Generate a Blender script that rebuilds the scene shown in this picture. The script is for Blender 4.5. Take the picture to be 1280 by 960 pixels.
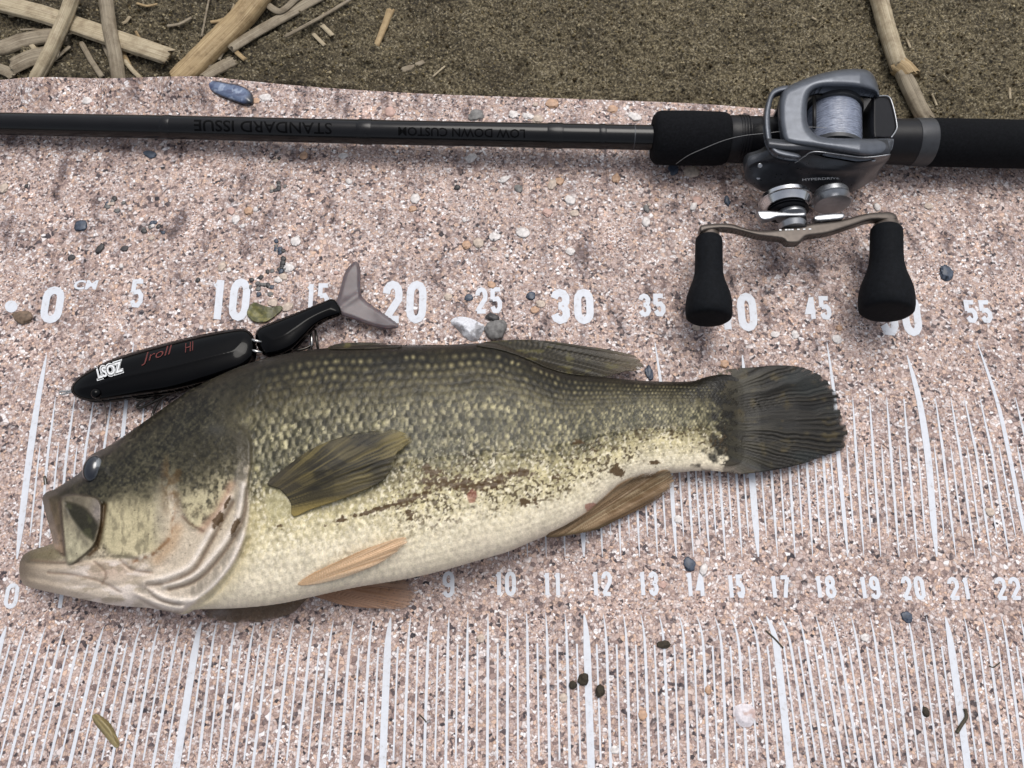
import bpy, bmesh, math, random
import numpy as np
from mathutils import Vector, Matrix

random.seed(7)
RNG = np.random.RandomState(11)

# ------------------------------------------------------------------ camera
TILT = math.radians(19.0)
DIST = 0.437
FPX = 962.0                       # focal length in photo pixels (1280 wide)
CAM = np.array([0.0, -DIST * math.sin(TILT), DIST * math.cos(TILT)])
scene = bpy.context.scene
for o in list(bpy.data.objects):
    bpy.data.objects.remove(o)
COL = scene.collection
cam_d = bpy.data.cameras.new('camera')
cam_d.sensor_width = 36.0
cam_d.lens = 36.0 * FPX / 1280.0
cam_d.clip_start = 0.01
cam_d.clip_end = 100.0
cam_o = bpy.data.objects.new('camera', cam_d)
cam_o.location = CAM
cam_o.rotation_euler = (TILT, 0, 0)
COL.objects.link(cam_o)
scene.camera = cam_o
scene.render.resolution_x, scene.render.resolution_y = 1024, 768

# ------------------------------------------------------------------ light: soft overcast daylight
SUN_EL, SUN_AZ = math.radians(66), math.radians(18)      # azimuth from +Y towards -X when negative
world = bpy.data.worlds.new('World')
scene.world = world
world.use_nodes = True
nt = world.node_tree
nt.nodes.clear()
out = nt.nodes.new('ShaderNodeOutputWorld')
bg = nt.nodes.new('ShaderNodeBackground')
sky = nt.nodes.new('ShaderNodeTexSky')
sky.sky_type = 'NISHITA'
sky.sun_disc = False
sky.sun_elevation = SUN_EL
sky.sun_rotation = SUN_AZ
sky.air_density = 1.0
sky.dust_density = 4.0
hs = nt.nodes.new('ShaderNodeHueSaturation')
hs.inputs['Saturation'].default_value = 0.35
nt.links.new(sky.outputs[0], hs.inputs['Color'])
nt.links.new(hs.outputs[0], bg.inputs[0])
bg.inputs[1].default_value = 0.135
nt.links.new(bg.outputs[0], out.inputs[0])
sun_d = bpy.data.lights.new('sun', 'SUN')
sun_d.energy = 1.3
sun_d.angle = math.radians(35)
sun_d.color = (1.0, 0.96, 0.9)
sun_o = bpy.data.objects.new('sun', sun_d)
sd_ = Vector((math.sin(SUN_AZ) * math.cos(SUN_EL), math.cos(SUN_AZ) * math.cos(SUN_EL), math.sin(SUN_EL)))
sun_o.rotation_euler = sd_.to_track_quat('Z', 'Y').to_euler()
sun_o.location = sd_ * 3
COL.objects.link(sun_o)
vs = scene.view_settings
vs.view_transform = 'Standard'
vs.look = 'None'
vs.exposure = 0.12
vs.gamma = 1.0

# ------------------------------------------------------------------ helpers
ST, CT = math.sin(TILT), math.cos(TILT)

def G(px, py, z=0.0):
    """photo pixel -> world point at height z"""
    px = np.asarray(px, float); py = np.asarray(py, float); z = np.asarray(z, float)
    cx = (px - 640.0) / FPX
    cy = (480.0 - py) / FPX
    dy = cy * CT + ST
    dz = cy * ST - CT
    s = (z - CAM[2]) / dz
    return np.stack(np.broadcast_arrays(CAM[0] + s * cx, CAM[1] + s * dy, z + 0 * s), -1)

def px2m(px, py, z, r):
    cy = (480.0 - py) / FPX
    return r * ((z - CAM[2]) / (cy * ST - CT)) / FPX

_T = RNG.rand(256, 256)
def vnoise(x, y, seed=0):
    x = np.asarray(x, float) + seed * 17.31; y = np.asarray(y, float) + seed * 9.77
    xi = np.floor(x).astype(int); yi = np.floor(y).astype(int)
    fx = x - xi; fy = y - yi
    fx = fx * fx * (3 - 2 * fx); fy = fy * fy * (3 - 2 * fy)
    a = _T[xi % 256, yi % 256]; b = _T[(xi + 1) % 256, yi % 256]
    c = _T[xi % 256, (yi + 1) % 256]; d = _T[(xi + 1) % 256, (yi + 1) % 256]
    return (a * (1 - fx) + b * fx) * (1 - fy) + (c * (1 - fx) + d * fx) * fy

def rnoise(x, y, seed=0):
    """two turned lattices averaged: no axis-aligned blocks"""
    a = vnoise(x * .82 + y * .57, y * .82 - x * .57, seed); b = vnoise(x * .31 - y * .95, y * .31 + x * .95, seed + 7)
    return .5 + (a + b - 1) * .72

def fbm(x, y, n=4, seed=0):
    r = 0; a = 0.5; t = 0
    for i in range(n):
        r = r + a * vnoise(x * 2 ** i, y * 2 ** i, seed + i * 3); t += a; a *= 0.5
    return r / t

def sstep(a, b, x):
    t = np.clip((np.asarray(x, float) - a) / (b - a), 0, 1)
    return t * t * (3 - 2 * t)

def lin(c):
    c = np.asarray(c, float) / 255.0
    return np.where(c <= 0.04045, c / 12.92, ((c + 0.055) / 1.055) ** 2.4)

def smooth(pts, n=6, closed=False):
    P = [np.array(p, float) for p in pts]
    m = len(P); out = []
    rng = range(m) if closed else range(m - 1)
    for i in rng:
        if closed:
            p0, p1, p2, p3 = P[(i - 1) % m], P[i], P[(i + 1) % m], P[(i + 2) % m]
        else:
            p0, p1, p2, p3 = P[max(i - 1, 0)], P[i], P[i + 1], P[min(i + 2, m - 1)]
        for k in range(n):
            t = k / n
            out.append(0.5 * ((2 * p1) + (-p0 + p2) * t + (2 * p0 - 5 * p1 + 4 * p2 - p3) * t * t + (-p0 + 3 * p1 - 3 * p2 + p3) * t ** 3))
    if not closed:
        out.append(P[-1])
    return np.array(out)

def seg_dist(x, y, pts, closed):
    """distance of points to a polyline"""
    pts = np.asarray(pts, float)
    d = np.full(x.shape, 1e9)
    m = len(pts)
    for i in range(m if closed else m - 1):
        ax, ay = pts[i]; bx, by = pts[(i + 1) % m]
        vx, vy = bx - ax, by - ay
        L = vx * vx + vy * vy
        if L < 1e-9: continue
        t = np.clip(((x - ax) * vx + (y - ay) * vy) / L, 0, 1)
        d = np.minimum(d, (x - ax - t * vx) ** 2 + (y - ay - t * vy) ** 2)
    return np.sqrt(d)

def inside(x, y, pts):
    r = np.zeros(x.shape, bool)
    m = len(pts)
    for i in range(m):
        ax, ay = pts[i]; bx, by = pts[(i + 1) % m]
        if ay == by: continue
        c = ((ay > y) != (by > y)) & (x < (bx - ax) * (y - ay) / (by - ay) + ax)
        r ^= c
    return r

def sdf(x, y, polys):
    x = np.asarray(x, float); y = np.asarray(y, float)
    d = np.full(x.shape, 1e9); ins = np.zeros(x.shape, bool)
    for p in polys:
        d = np.minimum(d, seg_dist(x, y, p, True)); ins ^= inside(x, y, p)
    return np.where(ins, d, -d)

def mesh_np(name, V, F, mat=None, parent=None, smooth_=True, col=None, uv=None):
    me = bpy.data.meshes.new(name)
    V = np.asarray(V, np.float32)
    if isinstance(F, np.ndarray):
        k = F.shape[1]; n = len(F)
        me.vertices.add(len(V)); me.vertices.foreach_set('co', V.ravel())
        me.loops.add(n * k); me.loops.foreach_set('vertex_index', F.astype(np.int32).ravel())
        me.polygons.add(n); me.polygons.foreach_set('loop_start', np.arange(0, n * k, k, dtype=np.int32))
        me.update(calc_edges=True); me.validate()
    else:
        me.from_pydata([tuple(v) for v in V], [], F); me.update()
    if col is not None:
        a = me.color_attributes.new('Col', 'FLOAT_COLOR', 'POINT')
        c = np.ones((len(V), 4), np.float32); c[:, :col.shape[1]] = col
        a.data.foreach_set('color', c.ravel())
    if uv is not None:
        l = me.uv_layers.new(name='UVMap')
        vi = np.zeros(len(me.loops), np.int32); me.loops.foreach_get('vertex_index', vi)
        l.data.foreach_set('uv', np.asarray(uv, np.float32)[vi].ravel())
    if smooth_:
        me.polygons.foreach_set('use_smooth', np.ones(len(me.polygons), bool))
    if mat is not None: me.materials.append(mat)
    o = bpy.data.objects.new(name, me)
    COL.objects.link(o)
    if parent is not None: o.parent = parent
    return o

def tag(o, label=None, cat=None, group=None, kind=None):
    if label: o['label'] = label
    if cat: o['category'] = cat
    if group: o['group'] = group
    if kind: o['kind'] = kind
    return o

def empty(name, loc, label, cat, group=None):
    o = bpy.data.objects.new(name, None)
    o.empty_display_size = 0.01
    COL.objects.link(o)
    # children are modelled in world space, so the empty stays unrotated and children carry an inverse matrix
    o.location = loc
    tag(o, label, cat, group)
    return o

def adopt(child, parent):
    child.parent = parent
    child.matrix_parent_inverse = Matrix.Translation(-Vector(parent.location))
    return child

def relief(name, polys, step, ztop, zbot, mat, parent=None, colfn=None, sharp_side=False):
    """solid whose plan is an outline traced in pixels; ztop(px,py,sd), zbot(px,py,sd,zt) give its two skins"""
    P0 = np.concatenate(polys)
    xs = np.arange(P0[:, 0].min() - 2 * step, P0[:, 0].max() + 3 * step, step)
    ys = np.arange(P0[:, 1].min() - 2 * step, P0[:, 1].max() + 3 * step, step)
    X, Y = np.meshgrid(xs, ys)
    S = sdf(X, Y, polys)
    gy, gx = np.gradient(S, step)
    gl = np.sqrt(gx * gx + gy * gy) + 1e-9
    ok = S > -0.75 * step
    quad = ok[:-1, :-1] & ok[1:, :-1] & ok[:-1, 1:] & ok[1:, 1:]
    sn = S < 0.35 * step
    f = np.where(sn & ok, -S, 0)
    X = X + gx / gl * f; Y = Y + gy / gl * f
    S = np.where(sn, 0, S)
    used = np.zeros(S.shape, bool)
    used[:-1, :-1] |= quad; used[1:, :-1] |= quad; used[:-1, 1:] |= quad; used[1:, 1:] |= quad
    idx = -np.ones(S.shape, int); n = used.sum(); idx[used] = np.arange(n)
    px, py, s = X[used], Y[used], S[used]
    zt = ztop(px, py, s)
    V = G(px, py, zt)
    B = V.copy(); B[:, 2] = zbot(px, py, s, zt)
    a, b, c, d = idx[:-1, :-1][quad], idx[:-1, 1:][quad], idx[1:, 1:][quad], idx[1:, :-1][quad]
    top = np.stack([d, c, b, a], 1)              # image y goes down -> this winding faces up
    bot = np.stack([a, b, c, d], 1) + n
    E = np.concatenate([top[:, [0, 1]], top[:, [1, 2]], top[:, [2, 3]], top[:, [3, 0]]])
    key = E[:, 0].astype(np.int64) * (n + 1) + E[:, 1]
    rkey = E[:, 1].astype(np.int64) * (n + 1) + E[:, 0]
    bd = E[~np.isin(key, rkey)]
    if sharp_side:
        # separate vertex rings for the wall keep the rim crisp
        ring = np.unique(bd); m = len(ring)
        mp = -np.ones(n, int); mp[ring] = np.arange(m)
        V2 = np.concatenate([V, B, V[ring], B[ring]])
        side = np.stack([mp[bd[:, 1]] + 2 * n, mp[bd[:, 0]] + 2 * n, mp[bd[:, 0]] + 2 * n + m, mp[bd[:, 1]] + 2 * n + m], 1)
        qx = np.concatenate([px, px, px[ring], px[ring]]); qy = np.concatenate([py, py, py[ring], py[ring]]); qs = np.concatenate([s, s, s[ring], s[ring]])
    else:
        V2 = np.concatenate([V, B])
        side = np.stack([bd[:, 1], bd[:, 0], bd[:, 0] + n, bd[:, 1] + n], 1)
        qx = np.concatenate([px, px]); qy = np.concatenate([py, py]); qs = np.concatenate([s, s])
    col = colfn(qx, qy, qs) if colfn else None
    return mesh_np(name, V2, np.concatenate([top, bot, side]), mat, parent, True, col)

def inflate_field(polys, step=4.0, it=1800):
    """smooth round inflation of an outline (Poisson): returns f(px,py,sd) in pixels"""
    P0 = np.concatenate(polys)
    xs = np.arange(P0[:, 0].min() - 3 * step, P0[:, 0].max() + 4 * step, step)
    ys = np.arange(P0[:, 1].min() - 3 * step, P0[:, 1].max() + 4 * step, step)
    X, Y = np.meshgrid(xs, ys)
    S = sdf(X, Y, polys); M = S > 0
    U = np.where(M, S * 10, 0.0)
    for _ in range(it):
        A = 0.25 * (np.roll(U, 1, 0) + np.roll(U, -1, 0) + np.roll(U, 1, 1) + np.roll(U, -1, 1) + step * step)
        U = np.where(M, A, 0)
    W = (S > step * 1.2).astype(float)
    Q = np.where(W > 0, U / np.maximum(S, step), 0.0)
    for _ in range(12):                      # blur and extend outwards
        w2 = sum(np.roll(np.roll(W, i, 0), j, 1) for i in (-1, 0, 1) for j in (-1, 0, 1))
        q2 = sum(np.roll(np.roll(Q * W, i, 0), j, 1) for i in (-1, 0, 1) for j in (-1, 0, 1))
        Q = np.where(w2 > 0, q2 / np.maximum(w2, 1e-9), Q); W = (w2 > 0).astype(float)
    def f(px, py, sd):
        u = np.clip((px - xs[0]) / step, 0, len(xs) - 1.001); v = np.clip((py - ys[0]) / step, 0, len(ys) - 1.001)
        i = u.astype(int); j = v.astype(int); a = u - i; b = v - j
        q = (Q[j, i] * (1 - a) + Q[j, i + 1] * a) * (1 - b) + (Q[j + 1, i] * (1 - a) + Q[j + 1, i + 1] * a) * b
        return np.sqrt(np.maximum(2 * q * np.maximum(sd, 0), 0))
    return f

def tube(name, pts, rad, mat, parent=None, sides=10, caps=True, groove=None, seed=0):
    """tube along world points; rad scalar or per-point; UV = (angle, length)"""
    P = np.asarray(pts, float); n = len(P)
    R = np.broadcast_to(np.asarray(rad, float), (n,))
    T = np.gradient(P, axis=0); T /= np.linalg.norm(T, axis=1)[:, None] + 1e-12
    up = np.array([0, 0, 1.0]) if abs(T[0, 2]) < 0.9 else np.array([0, 1.0, 0])
    L = np.concatenate([[0], np.cumsum(np.linalg.norm(np.diff(P, axis=0), axis=1))])
    V = []; UV = []
    for i in range(n):
        a = np.cross(up, T[i]); a /= np.linalg.norm(a) + 1e-12
        b = np.cross(T[i], a)
        for k in range(sides):
            th = 2 * math.pi * k / sides
            r = R[i] * (1 if groove is None else groove(k / sides, L[i]))
            V.append(P[i] + r * (math.cos(th) * a + math.sin(th) * b)); UV.append((k / sides, L[i] * 100))
    F = []
    for i in range(n - 1):
        for k in range(sides):
            k2 = (k + 1) % sides
            F.append((i * sides + k, i * sides + k2, (i + 1) * sides + k2, (i + 1) * sides + k))
    if caps:
        F.append(tuple(range(sides))[::-1]); F.append(tuple((n - 1) * sides + k for k in range(sides)))
    return mesh_np(name, V, F, mat, parent, True, None, UV)

def lathe(name, prof, mat, parent=None, sides=40, sharp=True):
    """prof: list of (world centre, radius); axis follows the centres"""
    C = np.array([p[0] for p in prof], float); R = np.array([p[1] for p in prof], float)
    ax = C[-1] - C[0]; ax /= np.linalg.norm(ax)
    up = np.array([0, 0, 1.0]) if abs(ax[2]) < 0.9 else np.array([0, 1.0, 0])
    a = np.cross(up, ax); a /= np.linalg.norm(a); b = np.cross(ax, a)
    V = []; n = len(C)
    for i in range(n):
        for k in range(sides):
            th = 2 * math.pi * k / sides
            V.append(C[i] + R[i] * (math.cos(th) * a + math.sin(th) * b))
    F = [(i * sides + k, i * sides + (k + 1) % sides, (i + 1) * sides + (k + 1) % sides, (i + 1) * sides + k) for i in range(n - 1) for k in range(sides)]
    F.append(tuple(range(sides))[::-1]); F.append(tuple((n - 1) * sides + k for k in range(sides)))
    o = mesh_np(name, V, F, mat, parent, True)
    if sharp:
        bm = bmesh.new(); bm.from_mesh(o.data)
        for e in bm.edges:
            if len(e.link_faces) == 2 and e.calc_face_angle(0) > math.radians(32): e.smooth = False
        bm.to_mesh(o.data); bm.free()
    return o

def text_pts(s, bold=0.0, shear=0.0, cuts=0):
    """flat outline mesh of a word, normalised to x 0..1, y 0..1"""
    c = bpy.data.curves.new('t', 'FONT'); c.body = s; c.offset = bold; c.shear = shear
    c.resolution_u = 3
    o = bpy.data.objects.new('t', c); COL.objects.link(o)
    dg = bpy.context.evaluated_depsgraph_get(); dg.update()
    me = bpy.data.meshes.new_from_object(o.evaluated_get(dg))
    bm = bmesh.new(); bm.from_mesh(me)
    if cuts:
        ys_ = [v.co.y for v in bm.verts]; lo_, hi_ = min(ys_), max(ys_)
        for k in range(1, cuts):
            bmesh.ops.bisect_plane(bm, geom=bm.verts[:] + bm.edges[:] + bm.faces[:], plane_co=(0, lo_ + (hi_ - lo_) * k / cuts, 0), plane_no=(0, 1, 0))
    bm.to_mesh(me); bm.free()
    V = np.array([v.co[:] for v in me.vertices]); F = [tuple(p.vertices) for p in me.polygons]
    bpy.data.objects.remove(o); bpy.data.curves.remove(c); bpy.data.meshes.remove(me)
    V = V[:, :2]; mn = V.min(0); mx = V.max(0)
    return (V - mn) / (mx - mn), F, (mx - mn)[0] / (mx - mn)[1]

# ------------------------------------------------------------------ materials
def new_mat(name):
    m = bpy.data.materials.new(name); m.use_nodes = True
    t = m.node_tree; b = t.nodes['Principled BSDF']
    return m, t, b

def N(t, kind, **kw):
    n = t.nodes.new(kind)
    for k, v in kw.items():
        if k.startswith('i_'): n.inputs[k[2:].replace('_', ' ')].default_value = v
        else: setattr(n, k, v)
    return n

def ramp(t, stops):
    r = t.nodes.new('ShaderNodeValToRGB'); e = r.color_ramp.elements
    while len(e) < len(stops): e.new(0.5)
    for k, (p, c) in enumerate(stops):
        e[k].position = p; e[k].color = (c[0], c[1], c[2], 1)
    return r

def mat_simple(name, c, rough=0.5, metal=0.0, vary=0.12, nscale=400, bump=0.0, bscale=1500, spec=0.5, coat=0.0, dirt=0.0):
    m, t, b = new_mat(name)
    tc = N(t, 'ShaderNodeTexCoord')
    n = N(t, 'ShaderNodeTexNoise', i_Scale=nscale, i_Detail=5.0)
    t.links.new(tc.outputs['Object'], n.inputs['Vector'])
    c = np.asarray(c, float)
    r = ramp(t, [(0.3, c * (1 - vary)), (0.7, np.minimum(c * (1 + vary), 1))])
    t.links.new(n.outputs['Fac'], r.inputs[0])
    last = r.outputs[0]
    if dirt > 0:
        n3 = N(t, 'ShaderNodeTexNoise', i_Scale=nscale * 2.2, i_Detail=8.0, i_Roughness=0.75)
        t.links.new(tc.outputs['Object'], n3.inputs['Vector'])
        r3 = ramp(t, [(0.6, (0, 0, 0)), (0.78, (dirt, dirt, dirt))])
        t.links.new(n3.outputs['Fac'], r3.inputs[0])
        mx = N(t, 'ShaderNodeMix', data_type='RGBA')
        t.links.new(r3.outputs[0], mx.inputs['Factor'])
        t.links.new(last, mx.inputs['A']); mx.inputs['B'].default_value = (0.16, 0.13, 0.09, 1)
        last = mx.outputs['Result']
    t.links.new(last, b.inputs['Base Color'])
    b.inputs['Metallic'].default_value = metal
    b.inputs['Specular IOR Level'].default_value = spec
    b.inputs['Coat Weight'].default_value = coat
    b.inputs['Coat Roughness'].default_value = 0.08
    n2 = N(t, 'ShaderNodeTexNoise', i_Scale=nscale * 1.7, i_Detail=4.0)
    t.links.new(tc.outputs['Object'], n2.inputs['Vector'])
    mr = N(t, 'ShaderNodeMapRange'); mr.inputs['To Min'].default_value = max(rough - 0.08, 0.02); mr.inputs['To Max'].default_value = min(rough + 0.08, 1)
    t.links.new(n2.outputs['Fac'], mr.inputs['Value']); t.links.new(mr.outputs[0], b.inputs['Roughness'])
    if bump > 0:
        nb = N(t, 'ShaderNodeTexNoise', i_Scale=bscale, i_Detail=3.0)
        t.links.new(tc.outputs['Object'], nb.inputs['Vector'])
        bp = N(t, 'ShaderNodeBump'); bp.inputs['Strength'].default_value = bump; bp.inputs['Distance'].default_value = 0.0004
        t.links.new(nb.outputs['Fac'], bp.inputs['Height']); t.links.new(bp.outputs[0], b.inputs['Normal'])
    return m

def mat_col(name, rough=0.4, spec=0.5, bump=0.25, bscale=1400, coat=0.0, sss=0.0, trans=0.0):
    """colour pattern stored on the mesh, fine mottling and relief from noise"""
    m, t, b = new_mat(name)
    a = N(t, 'ShaderNodeVertexColor', layer_name='Col')
    tc = N(t, 'ShaderNodeTexCoord')
    n = N(t, 'ShaderNodeTexNoise', i_Scale=bscale, i_Detail=5.0, i_Roughness=0.6)
    t.links.new(tc.outputs['Object'], n.inputs['Vector'])
    mr = N(t, 'ShaderNodeMapRange'); mr.inputs['From Min'].default_value = 0.25; mr.inputs['From Max'].default_value = 0.75
    mr.inputs['To Min'].default_value = 0.78; mr.inputs['To Max'].default_value = 1.2
    t.links.new(n.outputs['Fac'], mr.inputs['Value'])
    mx = N(t, 'ShaderNodeVectorMath', operation='SCALE')
    t.links.new(a.outputs['Color'], mx.inputs[0]); t.links.new(mr.outputs[0], mx.inputs['Scale'])
    t.links.new(mx.outputs[0], b.inputs['Base Color'])
    b.inputs['Roughness'].default_value = rough
    b.inputs['Specular IOR Level'].default_value = spec
    b.inputs['Coat Weight'].default_value = coat
    b.inputs['Coat Roughness'].default_value = 0.15
    b.inputs['Subsurface Weight'].default_value = sss
    b.inputs['Subsurface Scale'].default_value = 0.002
    bp = N(t, 'ShaderNodeBump'); bp.inputs['Strength'].default_value = bump; bp.inputs['Distance'].default_value = 0.0005
    t.links.new(n.outputs['Fac'], bp.inputs['Height']); t.links.new(bp.outputs[0], b.inputs['Normal']); t.links.new(bp.outputs[0], b.inputs['Coat Normal'])
    if trans > 0:
        tr = N(t, 'ShaderNodeBsdfTransparent'); ms = N(t, 'ShaderNodeMixShader')
        iv = N(t, 'ShaderNodeMath', operation='SUBTRACT'); iv.inputs[0].default_value = 1.0
        t.links.new(a.outputs['Alpha'], iv.inputs[1]); t.links.new(iv.outputs[0], ms.inputs[0])
        o = t.nodes['Material Output']
        t.links.new(b.outputs[0], ms.inputs[1]); t.links.new(tr.outputs[0], ms.inputs[2]); t.links.new(ms.outputs[0], o.inputs[0])
    return m

def mat_sand():
    m, t, b = new_mat('sand_print')
    tc = N(t, 'ShaderNodeTexCoord')
    wn = N(t, 'ShaderNodeTexNoise', i_Scale=300.0, i_Detail=3.0)
    t.links.new(tc.outputs['Object'], wn.inputs['Vector'])
    wm = N(t, 'ShaderNodeVectorMath', operation='MULTIPLY_ADD')
    t.links.new(wn.outputs['Color'], wm.inputs[0]); wm.inputs[1].default_value = (0.0022, 0.0022, 0); t.links.new(tc.outputs['Object'], wm.inputs[2])
    def grains(scale, gap):
        v = N(t, 'ShaderNodeTexVoronoi', feature='F1', i_Scale=scale, i_Randomness=1.0)
        e = N(t, 'ShaderNodeTexVoronoi', feature='DISTANCE_TO_EDGE', i_Scale=scale, i_Randomness=1.0)
        t.links.new(wm.outputs[0], v.inputs['Vector']); t.links.new(wm.outputs[0], e.inputs['Vector'])
        sp = N(t, 'ShaderNodeSeparateColor'); t.links.new(v.outputs['Color'], sp.inputs[0])
        r = ramp(t, [(0.0, (.035, .032, .04)), (0.08, (.12, .095, .10)), (0.18, (.30, .22, .20)), (0.36, (.49, .37, .32)), (0.56, (.59, .485, .45)),
                     (0.72, (.67, .475, .35)), (0.84, (.71, .63, .60)), (0.94, (.85, .82, .81)), (1.0, (.93, .92, .92))])
        t.links.new(sp.outputs[0], r.inputs[0])
        eg = ramp(t, [(0.0, (gap, gap * .95, gap * .95)), (0.16, (1, 1, 1))])
        t.links.new(e.outputs['Distance'], eg.inputs[0])
        mu = N(t, 'ShaderNodeMix', data_type='RGBA', blend_type='MULTIPLY'); mu.inputs['Factor'].default_value = 1
        t.links.new(r.outputs[0], mu.inputs['A']); t.links.new(eg.outputs[0], mu.inputs['B'])
        return mu.outputs['Result']
    g1 = grains(700, 0.5); g2 = grains(430, 0.5); g3 = grains(1150, 0.65)
    pn = N(t, 'ShaderNodeTexNoise', i_Scale=38.0, i_Detail=5.0, i_Roughness=0.65)
    t.links.new(tc.outputs['Object'], pn.inputs['Vector'])
    k2 = ramp(t, [(0.54, (0, 0, 0)), (0.64, (1, 1, 1))]); t.links.new(pn.outputs['Fac'], k2.inputs[0])
    k3 = ramp(t, [(0.38, (1, 1, 1)), (0.5, (0, 0, 0))]); t.links.new(pn.outputs['Fac'], k3.inputs[0])
    m1 = N(t, 'ShaderNodeMix', data_type='RGBA'); t.links.new(k2.outputs[0], m1.inputs['Factor']); t.links.new(g1, m1.inputs['A']); t.links.new(g2, m1.inputs['B'])
    m2 = N(t, 'ShaderNodeMix', data_type='RGBA'); t.links.new(k3.outputs[0], m2.inputs['Factor']); t.links.new(m1.outputs['Result'], m2.inputs['A']); t.links.new(g3, m2.inputs['B'])
    # broad tints of the printed beach
    bn = N(t, 'ShaderNodeTexNoise', i_Scale=22.0, i_Detail=6.0, i_Roughness=0.7)
    t.links.new(tc.outputs['Object'], bn.inputs['Vector'])
    br = ramp(t, [(0.28, (.58, .56, .60)), (0.40, (.90, .88, .89)), (0.6, (1.05, 1.02, 1.02)), (0.75, (1.18, 1.09, 1.04))])
    t.links.new(bn.outputs['Fac'], br.inputs[0])
    mu = N(t, 'ShaderNodeMix', data_type='RGBA', blend_type='MULTIPLY'); mu.inputs['Factor'].default_value = 1
    t.links.new(m2.outputs['Result'], mu.inputs['A']); t.links.new(br.outputs[0], mu.inputs['B'])
    # dark dimples and furrows of the printed beach, mostly in the far half
    fm = N(t, 'ShaderNodeMapping'); fm.inputs['Scale'].default_value = (75, 34, 1); fm.inputs['Rotation'].default_value = (0, 0, .25)
    t.links.new(tc.outputs['Object'], fm.inputs[0])
    fn = N(t, 'ShaderNodeTexNoise', i_Scale=1.0, i_Detail=5.0, i_Roughness=0.6); t.links.new(fm.outputs[0], fn.inputs['Vector'])
    fr = ramp(t, [(0.34, (.34, .32, .34)), (0.40, (.72, .70, .71)), (0.47, (1, 1, 1)), (0.58, (1, 1, 1)), (0.68, (1.22, 1.18, 1.15))]); t.links.new(fn.outputs['Fac'], fr.inputs[0])
    sx = N(t, 'ShaderNodeSeparateXYZ'); t.links.new(tc.outputs['Object'], sx.inputs[0])
    fy_ = N(t, 'ShaderNodeMapRange'); fy_.inputs['From Min'].default_value = -.03; fy_.inputs['From Max'].default_value = .05; fy_.inputs['To Min'].default_value = .25; t.links.new(sx.outputs['Y'], fy_.inputs['Value'])
    mf = N(t, 'ShaderNodeMix', data_type='RGBA', blend_type='MULTIPLY'); t.links.new(fy_.outputs[0], mf.inputs['Factor'])
    t.links.new(mu.outputs['Result'], mf.inputs['A']); t.links.new(fr.outputs[0], mf.inputs['B'])
    mu = mf
    # damp soil smears carried onto the mat
    dn = N(t, 'ShaderNodeTexNoise', i_Scale=13.0, i_Detail=9.0, i_Roughness=0.78)
    mp = N(t, 'ShaderNodeMapping'); mp.inputs['Location'].default_value = (3.1, 1.7, 0)
    t.links.new(tc.outputs['Object'], mp.inputs[0]); t.links.new(mp.outputs[0], dn.inputs['Vector'])
    dr = ramp(t, [(0.62, (0, 0, 0)), (0.74, (.55, .55, .55))]); t.links.new(dn.outputs['Fac'], dr.inputs[0])
    md = N(t, 'ShaderNodeMix', data_type='RGBA'); t.links.new(dr.outputs[0], md.inputs['Factor']); t.links.new(mu.outputs['Result'], md.inputs['A'])
    md.inputs['B'].default_value = (.16, .125, .09, 1)
    t.links.new(md.outputs['Result'], b.inputs['Base Color'])
    b.inputs['Roughness'].default_value = 0.62
    b.inputs['Specular IOR Level'].default_value = 0.3
    bp = N(t, 'ShaderNodeBump'); bp.inputs['Strength'].default_value = 0.12; bp.inputs['Distance'].default_value = 0.0004
    t.links.new(pn.outputs['Fac'], bp.inputs['Height']); t.links.new(bp.outputs[0], b.inputs['Normal'])
    return m

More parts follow.
